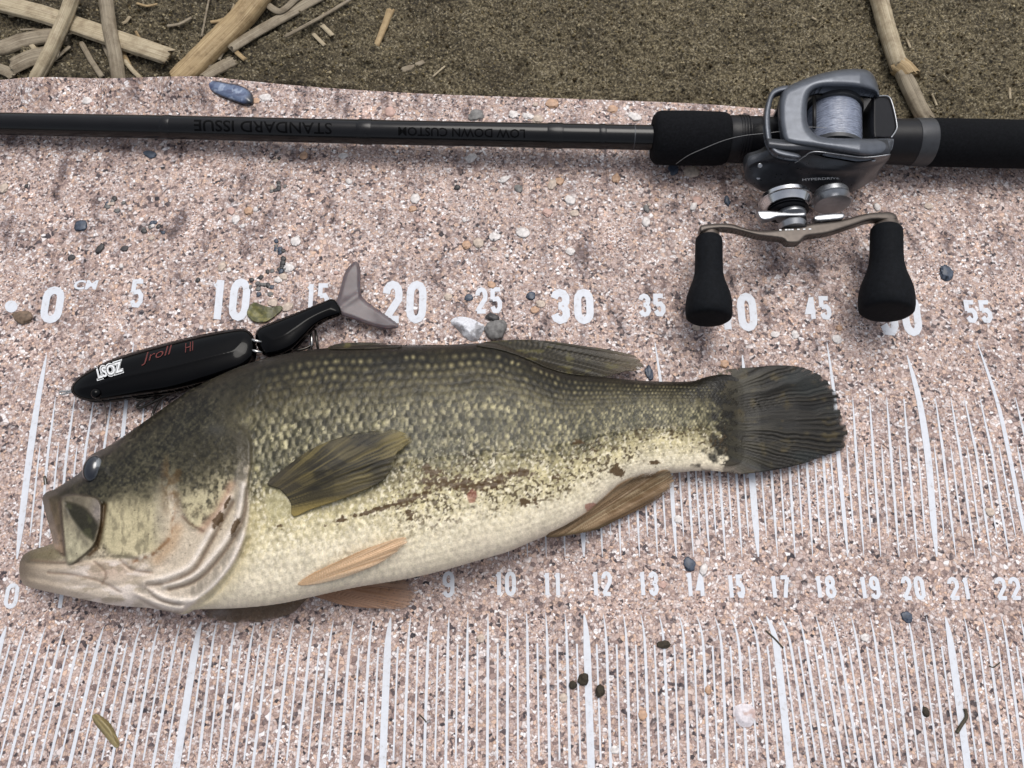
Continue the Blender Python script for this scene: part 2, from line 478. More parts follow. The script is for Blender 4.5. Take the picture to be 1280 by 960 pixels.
def mat_soil():
    m, t, b = new_mat('damp_soil')
    tc = N(t, 'ShaderNodeTexCoord')
    n1 = N(t, 'ShaderNodeTexNoise', i_Scale=620.0, i_Detail=4.0, i_Roughness=0.7)
    n2 = N(t, 'ShaderNodeTexNoise', i_Scale=26.0, i_Detail=6.0, i_Roughness=0.65)
    v = N(t, 'ShaderNodeTexVoronoi', i_Scale=900.0)
    for n in (n1, n2, v): t.links.new(tc.outputs['Object'], n.inputs['Vector'])
    r1 = ramp(t, [(0.36, (.010, .008, .005)), (0.46, (.075, .060, .034)), (0.57, (.17, .142, .086)), (0.70, (.42, .37, .26))])
    t.links.new(n1.outputs['Fac'], r1.inputs[0])
    sxz = N(t, 'ShaderNodeSeparateXYZ'); t.links.new(tc.outputs['Object'], sxz.inputs[0])
    xtone = N(t, 'ShaderNodeMapRange'); xtone.inputs['From Min'].default_value = -.32; xtone.inputs['From Max'].default_value = .12; xtone.inputs['To Min'].default_value = -.16; xtone.inputs['To Max'].default_value = .06  # soil colour gets darker towards the left
    t.links.new(sxz.outputs['X'], xtone.inputs['Value'])
    ad = N(t, 'ShaderNodeMath', operation='ADD'); t.links.new(n2.outputs['Fac'], ad.inputs[0]); t.links.new(xtone.outputs[0], ad.inputs[1])
    r2 = ramp(t, [(0.26, (.36, .33, .28)), (0.62, (1.0, .98, .93))]); t.links.new(ad.outputs[0], r2.inputs[0])
    mu = N(t, 'ShaderNodeMix', data_type='RGBA', blend_type='MULTIPLY'); mu.inputs['Factor'].default_value = 1
    t.links.new(r1.outputs[0], mu.inputs['A']); t.links.new(r2.outputs[0], mu.inputs['B'])
    sp = N(t, 'ShaderNodeSeparateColor'); t.links.new(v.outputs['Color'], sp.inputs[0])
    r3 = ramp(t, [(0.93, (0, 0, 0)), (0.97, (.8, .8, .8))]); t.links.new(sp.outputs[0], r3.inputs[0])
    mx = N(t, 'ShaderNodeMix', data_type='RGBA'); t.links.new(r3.outputs[0], mx.inputs['Factor']); t.links.new(mu.outputs['Result'], mx.inputs['A'])
    mx.inputs['B'].default_value = (.30, .26, .18, 1)
    t.links.new(mx.outputs['Result'], b.inputs['Base Color'])
    b.inputs['Roughness'].default_value = 0.85
    bp = N(t, 'ShaderNodeBump'); bp.inputs['Strength'].default_value = 0.8; bp.inputs['Distance'].default_value = 0.0012
    t.links.new(n1.outputs['Fac'], bp.inputs['Height']); t.links.new(bp.outputs[0], b.inputs['Normal'])
    return m

def mat_straw(name, c0, c1, c2):
    """dry reed: long fibres running along the stalk (UV v), blotches and grey weathering"""
    m, t, b = new_mat(name)
    uv = N(t, 'ShaderNodeUVMap', uv_map='UVMap')
    mp = N(t, 'ShaderNodeMapping'); mp.inputs['Scale'].default_value = (64.0, 0.25, 1)
    t.links.new(uv.outputs[0], mp.inputs[0])
    n = N(t, 'ShaderNodeTexNoise', i_Scale=1.0, i_Detail=6.0, i_Roughness=0.65); t.links.new(mp.outputs[0], n.inputs['Vector'])
    r = ramp(t, [(0.25, c0), (0.5, c1), (0.75, c2)]); t.links.new(n.outputs['Fac'], r.inputs[0])
    tc = N(t, 'ShaderNodeTexCoord')
    n2 = N(t, 'ShaderNodeTexNoise', i_Scale=120.0, i_Detail=5.0, i_Roughness=0.7); t.links.new(tc.outputs['Object'], n2.inputs['Vector'])
    r2 = ramp(t, [(0.32, (.5, .45, .4)), (0.55, (1, 1, 1))]); t.links.new(n2.outputs['Fac'], r2.inputs[0])
    mu = N(t, 'ShaderNodeMix', data_type='RGBA', blend_type='MULTIPLY'); mu.inputs['Factor'].default_value = 0.8
    t.links.new(r.outputs[0], mu.inputs['A']); t.links.new(r2.outputs[0], mu.inputs['B'])
    t.links.new(mu.outputs['Result'], b.inputs['Base Color'])
    b.inputs['Roughness'].default_value = 0.6; b.inputs['Specular IOR Level'].default_value = 0.3
    bp = N(t, 'ShaderNodeBump'); bp.inputs['Strength'].default_value = 0.5; bp.inputs['Distance'].default_value = 0.0006
    t.links.new(n.outputs['Fac'], bp.inputs['Height']); t.links.new(bp.outputs[0], b.inputs['Normal'])
    return m

def mat_print():
    m, t, b = new_mat('white_print')
    tc = N(t, 'ShaderNodeTexCoord')
    n = N(t, 'ShaderNodeTexNoise', i_Scale=330.0, i_Detail=6.0, i_Roughness=0.75); t.links.new(tc.outputs['Object'], n.inputs['Vector'])
    r = ramp(t, [(0.30, (.44, .42, .42)), (0.42, (.62, .64, .69)), (0.7, (.68, .71, .77))]); t.links.new(n.outputs['Fac'], r.inputs[0])
    t.links.new(r.outputs[0], b.inputs['Base Color'])
    b.inputs['Roughness'].default_value = 0.55
    n2 = N(t, 'ShaderNodeTexNoise', i_Scale=210.0, i_Detail=8.0, i_Roughness=0.8); t.links.new(tc.outputs['Object'], n2.inputs['Vector'])
    r2 = ramp(t, [(0.66, (0, 0, 0)), (0.70, (1, 1, 1))]); t.links.new(n2.outputs['Fac'], r2.inputs[0])
    tr = N(t, 'ShaderNodeBsdfTransparent'); ms = N(t, 'ShaderNodeMixShader')
    t.links.new(r2.outputs[0], ms.inputs[0]); t.links.new(b.outputs[0], ms.inputs[1]); t.links.new(tr.outputs[0], ms.inputs[2])
    t.links.new(ms.outputs[0], t.nodes['Material Output'].inputs[0])
    return m

M = {}
M['sand'] = mat_sand()
M['soil'] = mat_soil()
M['print'] = mat_print()
M['straw_gold'] = mat_straw('straw_gold', (.19, .125, .06), (.38, .275, .145), (.56, .44, .27))
M['straw_grey'] = mat_straw('straw_grey', (.11, .088, .06), (.27, .225, .16), (.43, .375, .285))
M['straw_pale'] = mat_straw('straw_pale', (.22, .17, .105), (.42, .35, .235), (.62, .545, .41))
M['carbon'] = mat_simple('carbon_gloss', (.006, .006, .007), 0.16, 0, .2, 90, spec=.32, coat=.0)
M['wrap'] = mat_simple('thread_wrap', (.005, .005, .006), 0.25, 0, .2, 300, spec=.34)
M['rodtext'] = mat_simple('rod_print', (.002, .002, .0025), 0.5, 0, .1, 300, spec=.06)
M['foam'] = mat_simple('eva_foam', (.006, .0065, .008), 0.9, 0, .35, 700, bump=.6, bscale=2600, spec=.12, dirt=.06)
M['seat'] = mat_simple('reel_seat', (.007, .007, .009), 0.4, 0, .2, 300, spec=.25)
M['seatring'] = mat_simple('seat_ring', (.045, .047, .052), 0.42, .3, .15, 300)
M['frame'] = mat_simple('reel_paint', (.105, .115, .135), 0.36, .5, .12, 260, bump=.08, bscale=4000, dirt=.25)
M['plate'] = mat_simple('side_plate_paint', (.055, .058, .066), 0.30, .5, .15, 260, dirt=.2)
M['inner'] = mat_simple('reel_inner', (.008, .008, .010), 0.5, 0, .2, 300)
M['chrome'] = mat_simple('chrome', (.62, .63, .65), 0.18, 1.0, .06, 300)
M['silver'] = mat_simple('satin_silver', (.36, .37, .39), 0.36, .9, .08, 400)
M['bronze'] = mat_simple('handle_bronze', (.085, .070, .060), 0.38, .5, .12, 300)
M['capring'] = mat_simple('knob_collar', (.20, .165, .14), 0.35, .7, .1, 300)
M['knob'] = mat_simple('knob_foam', (.005, .006, .008), 0.8, 0, .3, 500, bump=.4, bscale=2600, spec=.14, dirt=.05)
M['glossblack'] = mat_simple('lure_black', (.001, .001, .0013), 0.05, 0, .2, 200, spec=.16, coat=.0)
M['hook'] = mat_simple('hook_steel', (.06, .055, .05), 0.3, .8, .2, 500)
M['wire'] = mat_simple('bright_wire', (.55, .54, .52), 0.25, 1.0, .1, 500)
M['lureprint'] = mat_simple('lure_white_print', (.72, .73, .74), 0.35, 0, .08, 800)
M['lurered'] = mat_simple('lure_red_print', (.11, .018, .014), 0.4, 0, .4, 900)
M['lureline'] = mat_simple('fish_line', (.22, .22, .22), 0.3, 0, .1, 500)

# ------------------------------------------------------------------ ground
EDGE = smooth([(-260, 106), (-80, 103), (0, 100), (32, 97), (75, 96.5), (130, 98), (220, 95.5), (262, 96), (300, 100), (360, 106), (440, 112), (550, 118), (700, 123), (860, 129), (945, 135), (1060, 143), (1180, 152), (1300, 160), (1560, 176)], 8)
def edge_y(px): return np.interp(px, EDGE[:, 0], EDGE[:, 1])

def mat_z(x, y):
    return 0.0011 * (fbm(x * 16 + 5, y * 16 + 9, 3, 3) - 0.5) + 0.0006 * np.sin(x * 26 + 8 * y)

def soil_z(x, y):
    big = 0.010 * (fbm(x * 9 + 31, y * 9 + 7, 3, 1) - 0.5)
    mid = 0.0075 * (fbm(x * 70, y * 70, 3, 2) - 0.5)
    fine = 0.0046 * (fbm(x * 420, y * 420, 3, 5) - 0.45)
    return -0.0035 + big * 0.5 + mid + fine

def build_ground():
    def axis(lo, hi, st, far):
        a = list(np.arange(lo, hi, st)); s = st
        b = hi
        while b < far: s *= 1.35; b += s; a.append(b)
        s = st; b = lo; pre = []
        while b > -far: s *= 1.35; b -= s; pre.append(b)
        return np.array(pre[::-1] + a)
    top = G(640, -25)[1]; low = G(640, 165)[1]
    xs = axis(G(-30, 0)[0], G(1310, 0)[0], 0.00085, 6.0)
    ys = axis(low, top, 0.00085, 6.0)
    X, Y = np.meshgrid(xs, ys)
    Z = soil_z(X, Y)
    # pressed flat beneath the mat
    ex = np.linspace(-260, 1560, 300); e = G(ex, edge_y(ex), 0)
    under = sstep(-0.004, 0.006, np.interp(X, e[:, 0], e[:, 1]) - Y)
    Z = Z * (1 - under) + (-0.0075) * under
    Z = np.where(under > 0.02, np.minimum(Z, -0.003), Z)
    V = np.stack([X, Y, Z], -1).reshape(-1, 3)
    ny, nx = X.shape
    i = np.arange(nx * ny).reshape(ny, nx)
    F = np.stack([i[:-1, :-1], i[:-1, 1:], i[1:, 1:], i[1:, :-1]], -1).reshape(-1, 4)
    o = mesh_np('ground', V, F, M['soil'])
    tag(o, 'dark olive brown damp granular soil around the mat', kind='structure')
    # loose crumbs lying on the soil: too many to count
    n = 9000
    px = RNG.uniform(-20, 1300, n); py = RNG.uniform(-20, 150, n)
    keep = py < edge_y(px) - 2
    px, py = px[keep], py[keep]
    b = G(px, py, -0.003); b[:, 2] = soil_z(b[:, 0], b[:, 1])
    n = len(b)
    r = 0.00035 + 0.0010 * RNG.rand(n) ** 3
    octa = np.array([(1, 0, 0), (0, 1, 0), (-1, 0, 0), (0, -1, 0), (0, 0, 1), (0, 0, -1)], float)
    V = (b[:, None, :] + r[:, None, None] * (octa[None] * RNG.uniform(.6, 1.3, (n, 6, 1)) + RNG.uniform(-.3, .3, (n, 6, 3)))).reshape(-1, 3)
    f = np.array([(0, 1, 4), (1, 2, 4), (2, 3, 4), (3, 0, 4), (1, 0, 5), (2, 1, 5), (3, 2, 5), (0, 3, 5)])
    F = (np.arange(n)[:, None, None] * 6 + f[None]).reshape(-1, 3)
    tint = RNG.rand(n, 1)
    c = np.where(tint < .5, lin((70, 60, 42)), np.where(tint < .85, lin((118, 106, 78)), lin((165, 152, 122))))
    mc = mat_col('soil_crumbs', .9, .2, .2)
    o = mesh_np('soil_crumbs', V, F, mc, None, False, np.repeat(c, 6, 0))
    tag(o, 'loose soil crumbs and sand grains strewn over the damp soil', 'soil', kind='stuff')

# ------------------------------------------------------------------ measuring mat
def mz_px(px, py):
    p = G(px, py, 0)
    return mat_z(p[..., 0], p[..., 1])

def build_mat():
    cols = np.linspace(-230, 1520, 300)
    t = np.concatenate([np.array([0, .001, .0025]), np.linspace(.006, 1, 170)])
    X, Tt = np.meshgrid(cols, t)
    Y = edge_y(X) + (1130 - edge_y(X)) * Tt
    P = G(X, Y, 0)
    Z = mat_z(P[..., 0], P[..., 1])
    # the far edge curls up a little here and there
    dpx = Y - edge_y(X)
    lift = 0.0016 * (vnoise(X / 120, X * 0, 4)) * np.exp(-Tt * 40)
    for cx_, hh, ww in ((228, .0105, 30), (44, .0075, 24), (149, .0080, 24)):
        lift = lift + hh * np.exp(-((X - cx_) / ww) ** 4 * .8) * np.exp(-(dpx / 30) ** 2)
    P = G(X, Y, Z + lift)
    V = P.reshape(-1, 3); ny, nx = X.shape
    i = np.arange(nx * ny).reshape(ny, nx)
    F = np.stack([i[1:, :-1], i[1:, 1:], i[:-1, 1:], i[:-1, :-1]], -1).reshape(-1, 4)
    o = mesh_np('measuring_mat', V, F, M['sand'])
    md = o.modifiers.new('thickness', 'SOLIDIFY'); md.thickness = 0.0016; md.offset = -1
    tag(o, 'pink sand-print fish measuring mat with white ruler marks under the fish', 'mat')
    return o

def strip_mesh(name, pts, wid, parent, mat, lift=0.00025, label=None):
    """printed stroke: polyline in pixels with width in pixels, draped on the mat"""
    pts = np.asarray(pts, float); n = len(pts)
    w = np.broadcast_to(np.asarray(wid, float), (n,)) / 2
    T = np.gradient(pts, axis=0); T /= np.linalg.norm(T, axis=1)[:, None] + 1e-9
    Nn = np.stack([-T[:, 1], T[:, 0]], 1)
    A = pts + Nn * w[:, None]; B = pts - Nn * w[:, None]
    Q = np.concatenate([A, B])
    V = G(Q[:, 0], Q[:, 1], mz_px(Q[:, 0], Q[:, 1]) + lift)
    F = np.array([(i, i + 1, n + i + 1, n + i) for i in range(n - 1)])
    o = mesh_np(name, V, F, mat, parent, False)
    if label: o['label'] = label
    return o

def arc(cx, cy, rx, ry, a0, a1, n=7):
    a = np.radians(np.linspace(a0, a1, n))
    return [(cx + rx * math.cos(t), cy - ry * math.sin(t)) for t in a]

# condensed numerals: centre-line strokes in a box 0..1 x 0..1 (y down)
L_, R_, T_, B_ = 0.0, 1.0, 0.0, 1.0
def digit(d):
    k = .26
    if d == '0': return [arc(.5, k, .5, k, 180, 0) + arc(.5, 1 - k, .5, k, 0, -180) + [(0, k)]]
    if d == '1': return [[(.05, .16), (.45, .10), (.62, 0.0)], [(.62, -.06), (.62, 1.06)]]
    if d == '2': return [arc(.5, k, .5, k, 180, 0) + [(.98, .42), (.1, .93), (0.02, 1.0)], [(-.05, 1.0), (1.05, 1.0)]]
    if d == '3': return [arc(.5, .25, .5, .25, 170, -60), arc(.5, .74, .5, .26, 60, -170), [(.35, .48), (.7, .48)]]
    if d == '4': return [[(.72, -.06), (.72, 1.06)], [(.66, .0), (.0, .70), (1.08, .70)]]
    if d == '5': return [[(1.0, 0.0), (.06, 0.0), (.03, .46)], [(.03, .45)] + arc(.5, .70, .5, .30, 120, -165)]
    if d == '6': return [arc(.5, k, .5, k, 20, 180) + arc(.5, 1 - k, .5, k, 180, 360) + arc(.5, .68, .5, .22, 0, 180)]
    if d == '7': return [[(-.05, 0), (1.0, 0.0)], [(.96, .0), (.62, .55), (.4, 1.06)]]
    if d == '8': return [arc(.5, .25, .44, .24, 0, 360, 13), arc(.5, .74, .5, .26, 0, 360, 13)]
    if d == '9': return [arc(.5, 1 - k, .5, k, 200, 360) + arc(.5, k, .5, k, 0, 180) + arc(.5, .32, .5, .22, 180, 360)]

def number(text, x0, x1, y0, y1, stroke, parent, label, slant=None):
    """one printed number as one mesh"""
    xc, yc = (x0 + x1) / 2, (y0 + y1) / 2
    if slant is None: slant = -(xc - 610) * 0.00030
    n = len(text); gap = stroke * 1.55
    w = (x1 - x0 - stroke) ; cw = (w - gap * (n - 1)) / n
    widths = []
    for ch in text: widths.append(cw * (0.62 if ch == '1' and n > 1 else 1.0))
    sc = (w - gap * (n - 1)) / sum(widths); widths = [q * sc for q in widths]
    VV = []; FF = []
    cx = x0 + stroke / 2
    for ch, wd in zip(text, widths):
        for st in digit(ch):
            pts = np.array(st, float)
            if len(pts) > 4: pass
            p = np.stack([cx + pts[:, 0] * wd, y0 + stroke / 2 + pts[:, 1] * (y1 - y0 - stroke)], 1)
            p[:, 0] += (yc - p[:, 1]) * slant
            # resample lightly, mitred offsets
            m = len(p)
            closed = np.linalg.norm(p[0] - p[-1]) < .6
            Nn = []
            for i in range(m):
                a = p[i - 1] if i > 0 else (p[-2] if closed else p[i]); b = p[i + 1] if i < m - 1 else (p[1] if closed else p[i])
                t1 = p[i] - a; t2 = b - p[i]
                l1, l2 = np.linalg.norm(t1), np.linalg.norm(t2)
                if l1 < 1e-6: t1 = t2
                if l2 < 1e-6: t2 = t1
                t1 = t1 / (np.linalg.norm(t1) + 1e-9); t2 = t2 / (np.linalg.norm(t2) + 1e-9)
                t = t1 + t2; t /= np.linalg.norm(t) + 1e-9
                c = max(np.dot(t, t1), .6)
                Nn.append(np.array([-t[1], t[0]]) / c)
            Nn = np.array(Nn) * stroke / 2
            Q = np.concatenate([p + Nn, p - Nn]); base = len(VV)
            lift = 0.00025 + 0.00001 * len(FF) / 40
            VV.extend(G(Q[:, 0], Q[:, 1], mz_px(Q[:, 0], Q[:, 1]) + lift))
            FF += [(base + i, base + i + 1, base + m + i + 1, base + m + i) for i in range(m - 1)]
        cx += wd + gap
    o = mesh_np('printed_number', VV, FF, M['print'], parent, False)
    o['label'] = label
    return o

def word(text, cxp, cyp, wpx, hpx, ang, zfun, mat, parent, name, bold=0.0, shear=0.0, lift=0.0003, flip=False):
    V, F, asp = text_pts(text, bold, shear)
    u = (V[:, 0] - .5) * wpx; v = -(V[:, 1] - .5) * hpx
    if flip: u, v = -u, -v
    c, s = math.cos(ang), math.sin(ang)
    px = cxp + u * c - v * s; py = cyp + u * s + v * c
    W = G(px, py, zfun(px, py) + lift)
    return mesh_np(name, W, F, mat, parent, False)

def build_ruler(mat):
    pr = M['print']
    # ---- lower row of marks: top x at y~783, bottom x at y=960
    tops = [8, 32, 57, 81, 105, 129.6, 154.6, 176, 199, 226, 251.7, 271, 295, 319, 342, 367, 393, 417, 441.7, 466, 488.5, 513.5, 537.5, 561.5, 585,
            610, 634, 658, 682, 706, 730, 754, 779, 801, 824, 849, 871, 893, 913.5, 936, 958, 976, 998, 1020, 1040, 1064, 1087.5, 1111, 1134.5, 1158, 1181.6, 1205, 1228.6, 1251.6, 1275, 1298]
    bots = [-42, -16, 10, 36, 60, 86, 112.5, 138, 164, 190.6, 220, 247.5, 272.5, 292, 315.6, 343.8, 371, 397, 425, 452, 478, 504.6, 530, 557, 582,
            609, 634, 661, 687, 712.5, 739, 763.5, 787.5, 812, 837, 861, 886, 909, 934, 961, 987.5, 1012, 1031.7, 1054.7, 1075.5, 1095, 1116, 1137, 1162, 1185, 1210, 1234, 1258, 1281, 1305, 1329]
    n = len(tops)
    kx = np.interp(tops, [0, 260, 500, 600, 700, 840, 872, 930, 965, 1000, 1100, 1290], [-1.6, -2.2, -2.2, 0, 1.5, 4.5, 6.5, 8, 8.5, 3, 2.2, 2])
    ty = np.interp(tops, [0, 130, 250, 400, 560, 640, 900, 1100, 1280], [783, 783, 777, 776, 768, 765, 770, 771, 770])
    paths = []
    for i in range(n):
        a = np.array([tops[i], ty[i]]); e = np.array([bots[i], 960.0])
        k = a + (e - a) * 0.16; k[0] += kx[i] * 0.8
        mid = a + (e - a) * 0.55; mid[0] += kx[i] * 0.5
        e2 = e + (e - mid) * 0.75
        paths.append(smooth([a, k, mid, e, e2], 4))
    for i in range(n):
        p = paths[i]; m = len(p); major = (i % 10 == 0)
        five = i in (5,)
        w0 = 9.0 if major else (4.6 if five else 3.4)
        s = np.linspace(0, 1, m); w = w0 * np.interp(s, [0, .14, .3, 1], [.12, .55, 1, 1.05])
        strip_mesh('tick_mark', p, w, mat, pr)
        if i < n - 1:
            q = (paths[i] + paths[i + 1]) / 2
            q = smooth(q[2:14], 2)
            s = np.linspace(0, 1, len(q)); w = 2.3 * np.interp(s, [0, .2, .85, 1], [.2, 1, 1, .3])
            yy = q[:, 1]; sel = (yy > 804) & (yy < 951)
            strip_mesh('tick_mark', q[sel], w[sel] , mat, pr)
    # ---- upper row: x at y=500, 570, 697 for every centimetre
    known = {0: (47.5, 37, 21), 1: (69, 59.5, 48), 2: (93, 83, 71), 3: (117, 106, 94), 4: (139, 129, 118), 5: (158, 151, 141), 30: (721, 725, 730), 31: (744, 748, 753),
             32: (766, 771, 776), 33: (788, 794, 799.5), 34: (810, 815, 822), 35: (829, 837, 845.5), 36: (853, 859, 867), 37: (873, 878, 887), 38: (893, 898, 907),
             39: (914, 919, 927.5), 40: (933, 938, 948), 41: (958, 963, 972), 42: (981, 986, 994), 43: (1003, 1008, 1016), 44: (1024, 1029, 1037.5), 45: (1043.5, 1048, 1060),
             46: (1066, 1070.5, 1080), 47: (1087, 1092, 1101), 48: (1108.5, 1114, 1124), 49: (1130, 1136, 1147), 50: (1149, 1160, 1171), 51: (1169.5, 1179.5, 1195),
             52: (1189, 1201, 1219), 53: (1206, 1221, 1239), 54: (1225.5, 1241, 1261.5), 55: (1246, 1262, 1287), 56: (1270, 1287, 1311)}
    ks = sorted(known)
    def at(c): return [np.interp(c, ks, [known[k][j] for k in ks]) for j in range(3)]
    for c2 in range(0, 113):
        c = c2 / 2
        a, b, d = at(c)
        if c2 % 2 == 0:
            ci = int(c)
            if ci % 10 == 0: y0, w0, up = 444, 8.5, 1
            elif ci % 5 == 0: y0, w0, up = 428, 5.2, 1
            else: y0, w0, up = 496, 3.2, 0
            y1 = 699 if ci < 10 else 696
            sl = (a - b) / 70.0
            pts = [(a + sl * 1.25 * (500 - y0) - (4 if (up and c > 40) else 0), y0), (a, 500), (b, 570), ((b + d) / 2, 634), (d, y1)]
            if y0 >= 494: pts = [(a + sl * (500 - y0), y0), ((a + b) / 2, 535), (b, 570), ((b + d) / 2, 634), (d, y1)]
            p = smooth(pts, 5); s = np.linspace(0, 1, len(p))
            w = w0 * np.interp(s, [0, .16, .4, .82, 1], [.15, .7, 1, .95, .2])
        else:
            p = smooth([(a + (b - a) * .8, 556), (b + (d - b) * .15, 590), (b + (d - b) * .5, 634), (b + (d - b) * .8, 671)], 4)
            s = np.linspace(0, 1, len(p)); w = 2.2 * np.interp(s, [0, .2, .8, 1], [.2, 1, 1, .25])
        strip_mesh('tick_mark', p, w, mat, pr)
    # ---- numerals
    big = [('0', 52, 79, 358, 404, -0.0), ('10', 263, 312, 348, 401, 0), ('20', 478, 533, 351, 404, 0), ('30', 688, 742, 361, 405, 0), ('40', 893, 946, 366, 414, 0), ('50', 1098, 1151, 368, 420, 0)]
    for t, x0, x1, y0, y1, _ in big:
        number(t, x0, x1, y0, y1, 9.2, mat, 'large white printed number ' + t)
    for t, x0, x1, y0, y1 in [('5', 163, 180, 349, 385), ('15', 382, 412, 354, 389), ('25', 594, 628, 359, 392), ('35', 798, 832, 367, 396), ('45', 1006, 1039, 370, 400), ('55', 1206, 1240, 375, 404)]:
        number(t, x0, x1, y0, y1, 5.6, mat, 'small white printed number ' + t)
    inch = [('0', 6, 23, 729, 761), ('1', 70, 82, 729, 761), ('9', 553, 568, 714, 747), ('10', 618, 645, 714, 745), ('11', 678, 702, 715, 745), ('12', 739, 765, 714, 745), ('13', 798, 823, 714, 745),
            ('14', 857, 882, 715, 746), ('15', 909, 931, 718, 748), ('17', 962, 988, 719, 748), ('18', 1018, 1045, 719, 748), ('19', 1074, 1100, 720, 749), ('20', 1127, 1156, 720, 750),
            ('21', 1185, 1213, 721, 750), ('22', 1244, 1276, 721, 750)]
    for t, x0, x1, y0, y1 in inch:
        number(t, x0, x1, y0, y1, 5.0, mat, 'white printed number ' + t + ' of the lower scale')
    o = word('CM', 108, 356, 31, 12, 0, lambda a, b: mz_px(a, b), pr, mat, 'printed_letters', bold=0.035, lift=.00025, shear=.25)
    o['label'] = 'small white printed letters CM'
    a = np.linspace(0, 2 * math.pi, 25)[:-1]
    V = G(14 + 8 * np.cos(a) * 1.0, 383 + 7.5 * np.sin(a), .0003 + mz_px(14 + 8 * np.cos(a), 383 + 7.5 * np.sin(a)))
    o = mesh_np('printed_dot', V, [tuple(range(24))[::-1]], pr, mat, False)

# ------------------------------------------------------------------ fish
FISH = smooth([(24, 709), (26.5, 698), (34.5, 690), (48, 685), (64, 680), (66, 676), (60, 653), (54.5, 632), (53, 622), (57, 616), (69, 611), (87.6, 599), (102, 588), (108, 574),
               (118, 566), (133, 559), (152, 547), (190, 520), (230, 492), (262, 475), (300, 458), (340, 446), (380, 438.5), (420, 434), (470, 431.5), (520, 431), (560, 431),
               (600, 429), (622, 431), (655, 443), (683, 457), (711, 466), (761, 472), (805, 476), (860, 477), (885, 470.5), (908, 468), (932, 474), (947, 495), (951, 522), (948, 550), (936, 578),
               (914, 589.5), (885, 588), (855, 589.5), (834, 592), (800, 598), (774, 609), (755, 624), (730, 645), (696, 664), (667.5, 675.5), (636, 689), (605, 698), (560, 711), (507, 723.5),
               (438, 735), (388, 746), (346, 755), (299, 760), (251, 761.5), (238, 763), (228, 768), (210, 764.5), (186, 760), (159, 758), (133, 755), (93, 747), (66, 741), (40, 735), (29, 730), (24.5, 719)], 4, True)
BACK = np.array([(20, 700), (53, 622), (69, 611), (102, 588), (133, 559), (152, 547), (190, 520), (230, 492), (262, 475), (300, 458), (340, 446), (380, 438.5), (420, 434), (520, 431), (600, 429), (622, 431), (655, 443), (683, 457), (711, 466), (761, 472), (805, 476), (860, 478), (940, 476)])
BELLY = np.array([(20, 715), (29, 730), (66, 741), (133, 755), (186, 760), (228, 766), (299, 760), (346, 755), (388, 746), (438, 735), (507, 723.5), (560, 711), (605, 698), (636, 689), (667.5, 675.5), (696, 664), (730, 645), (774, 609), (800, 598), (834, 592), (885, 588), (940, 590)])
fback = lambda x: np.interp(x, BACK[:, 0], BACK[:, 1])
fbelly = lambda x: np.interp(x, BELLY[:, 0], BELLY[:, 1])
FISH_FIELD = inflate_field([FISH])
LIP = smooth([(53, 622), (57, 615), (66, 613), (76, 622), (78, 650), (81, 692), (74, 690), (66, 680), (60, 653), (54.5, 634)], 4, True)
MAXILLA = smooth([(77, 622), (111.5, 620), (125, 627), (127, 648), (123.5, 667), (118, 681), (105, 694), (88, 706), (82, 697), (78, 660)], 4, True)
MAXWIN = smooth([(82, 628), (96, 631), (109, 638), (122, 656), (120, 668), (116, 676), (104, 667), (92, 652), (85, 640)], 4, True)
CHEEK = smooth([(150, 612), (185, 606), (207, 609), (214, 624), (214.5, 652), (210, 671), (196, 690), (172, 699), (140, 694), (128, 670), (130, 635)], 4, True)
OPERC = smooth([(222, 560), (262, 536), (294, 540), (303, 560), (298, 590), (288, 614), (272, 641), (252, 660), (236, 655), (224, 620)], 4, True)
GILLEDGE = smooth([(296, 530), (311, 545), (314, 575), (310, 602), (312, 640), (308, 664), (297, 698), (271, 730), (250, 747), (228, 766)], 5)
GILLCOVER = np.concatenate([GILLEDGE, np.array([(180, 800), (0, 800), (0, 400), (260, 400), (290, 500)])])
RIDGES = [smooth(p, 5) for p in (
    [(304, 606), (299, 640), (284, 672), (254, 709), (232, 724), (206, 731)],
    [(286, 622), (268, 655), (252, 684), (236, 708), (205, 722), (180, 726)],
    [(178, 730), (195, 744), (226, 751), (254, 744), (285, 710), (305, 668)],
    [(168, 742), (200, 757), (224, 760), (245, 752)])]
JAWLINE = smooth([(34, 704), (60, 706), (86, 705), (120, 698), (150, 697), (172, 700)], 5)
JAWLOW = smooth([(40, 722), (90, 730), (130, 735), (170, 722), (210, 705)], 5)

def fish_base(px, py, sd):
    f = FISH_FIELD(px, py, sd)
    zs = np.interp(px, [20, 60, 150, 300, 480, 650, 800, 930], [.012, .014, .020, .023, .024, .020, .0135, .0098])
    k = np.interp(px, [20, 120, 300, 600, 930], [.30, .36, .42, .42, .36]) * 0.00044
    k = k * np.interp(px, [835, 870, 900, 922, 940], [1, .80, .42, .12, .0])
    return zs, k * f

def lattice(px, py):
    H = (fbelly(px) - fback(px))
    xs = np.arange(0, 960); size = np.clip((fbelly(xs) - fback(xs)) / 27.0, 4.6, 11.5)
    U = np.interp(px, xs, np.cumsum(1 / size))
    mid = (fbelly(px) + fback(px)) / 2
    V = (py - mid) / np.clip(H, 1, None) * 27.0 / 0.92
    V = V + .55 * (fbm(px / 26, py / 26, 2, 91) - .5)
    U = U - 0.010 * (V + 2) ** 2 * 0.25 + .9 * (fbm(px / 22, py / 22, 2, 92) - .5)
    row = np.round(V)
    uu = U + 0.5 * (row % 2)
    cell = np.floor(uu)
    fu = uu - cell - .5; fv = V - row
    rnd = _T[(cell.astype(int) * 7 + 13) % 256, (row.astype(int) * 11 + 101) % 256]
    return fu, fv, rnd

def gauss_line(px, py, pts, w):
    return np.exp(-(seg_dist(px, py, pts, False) / w) ** 2)

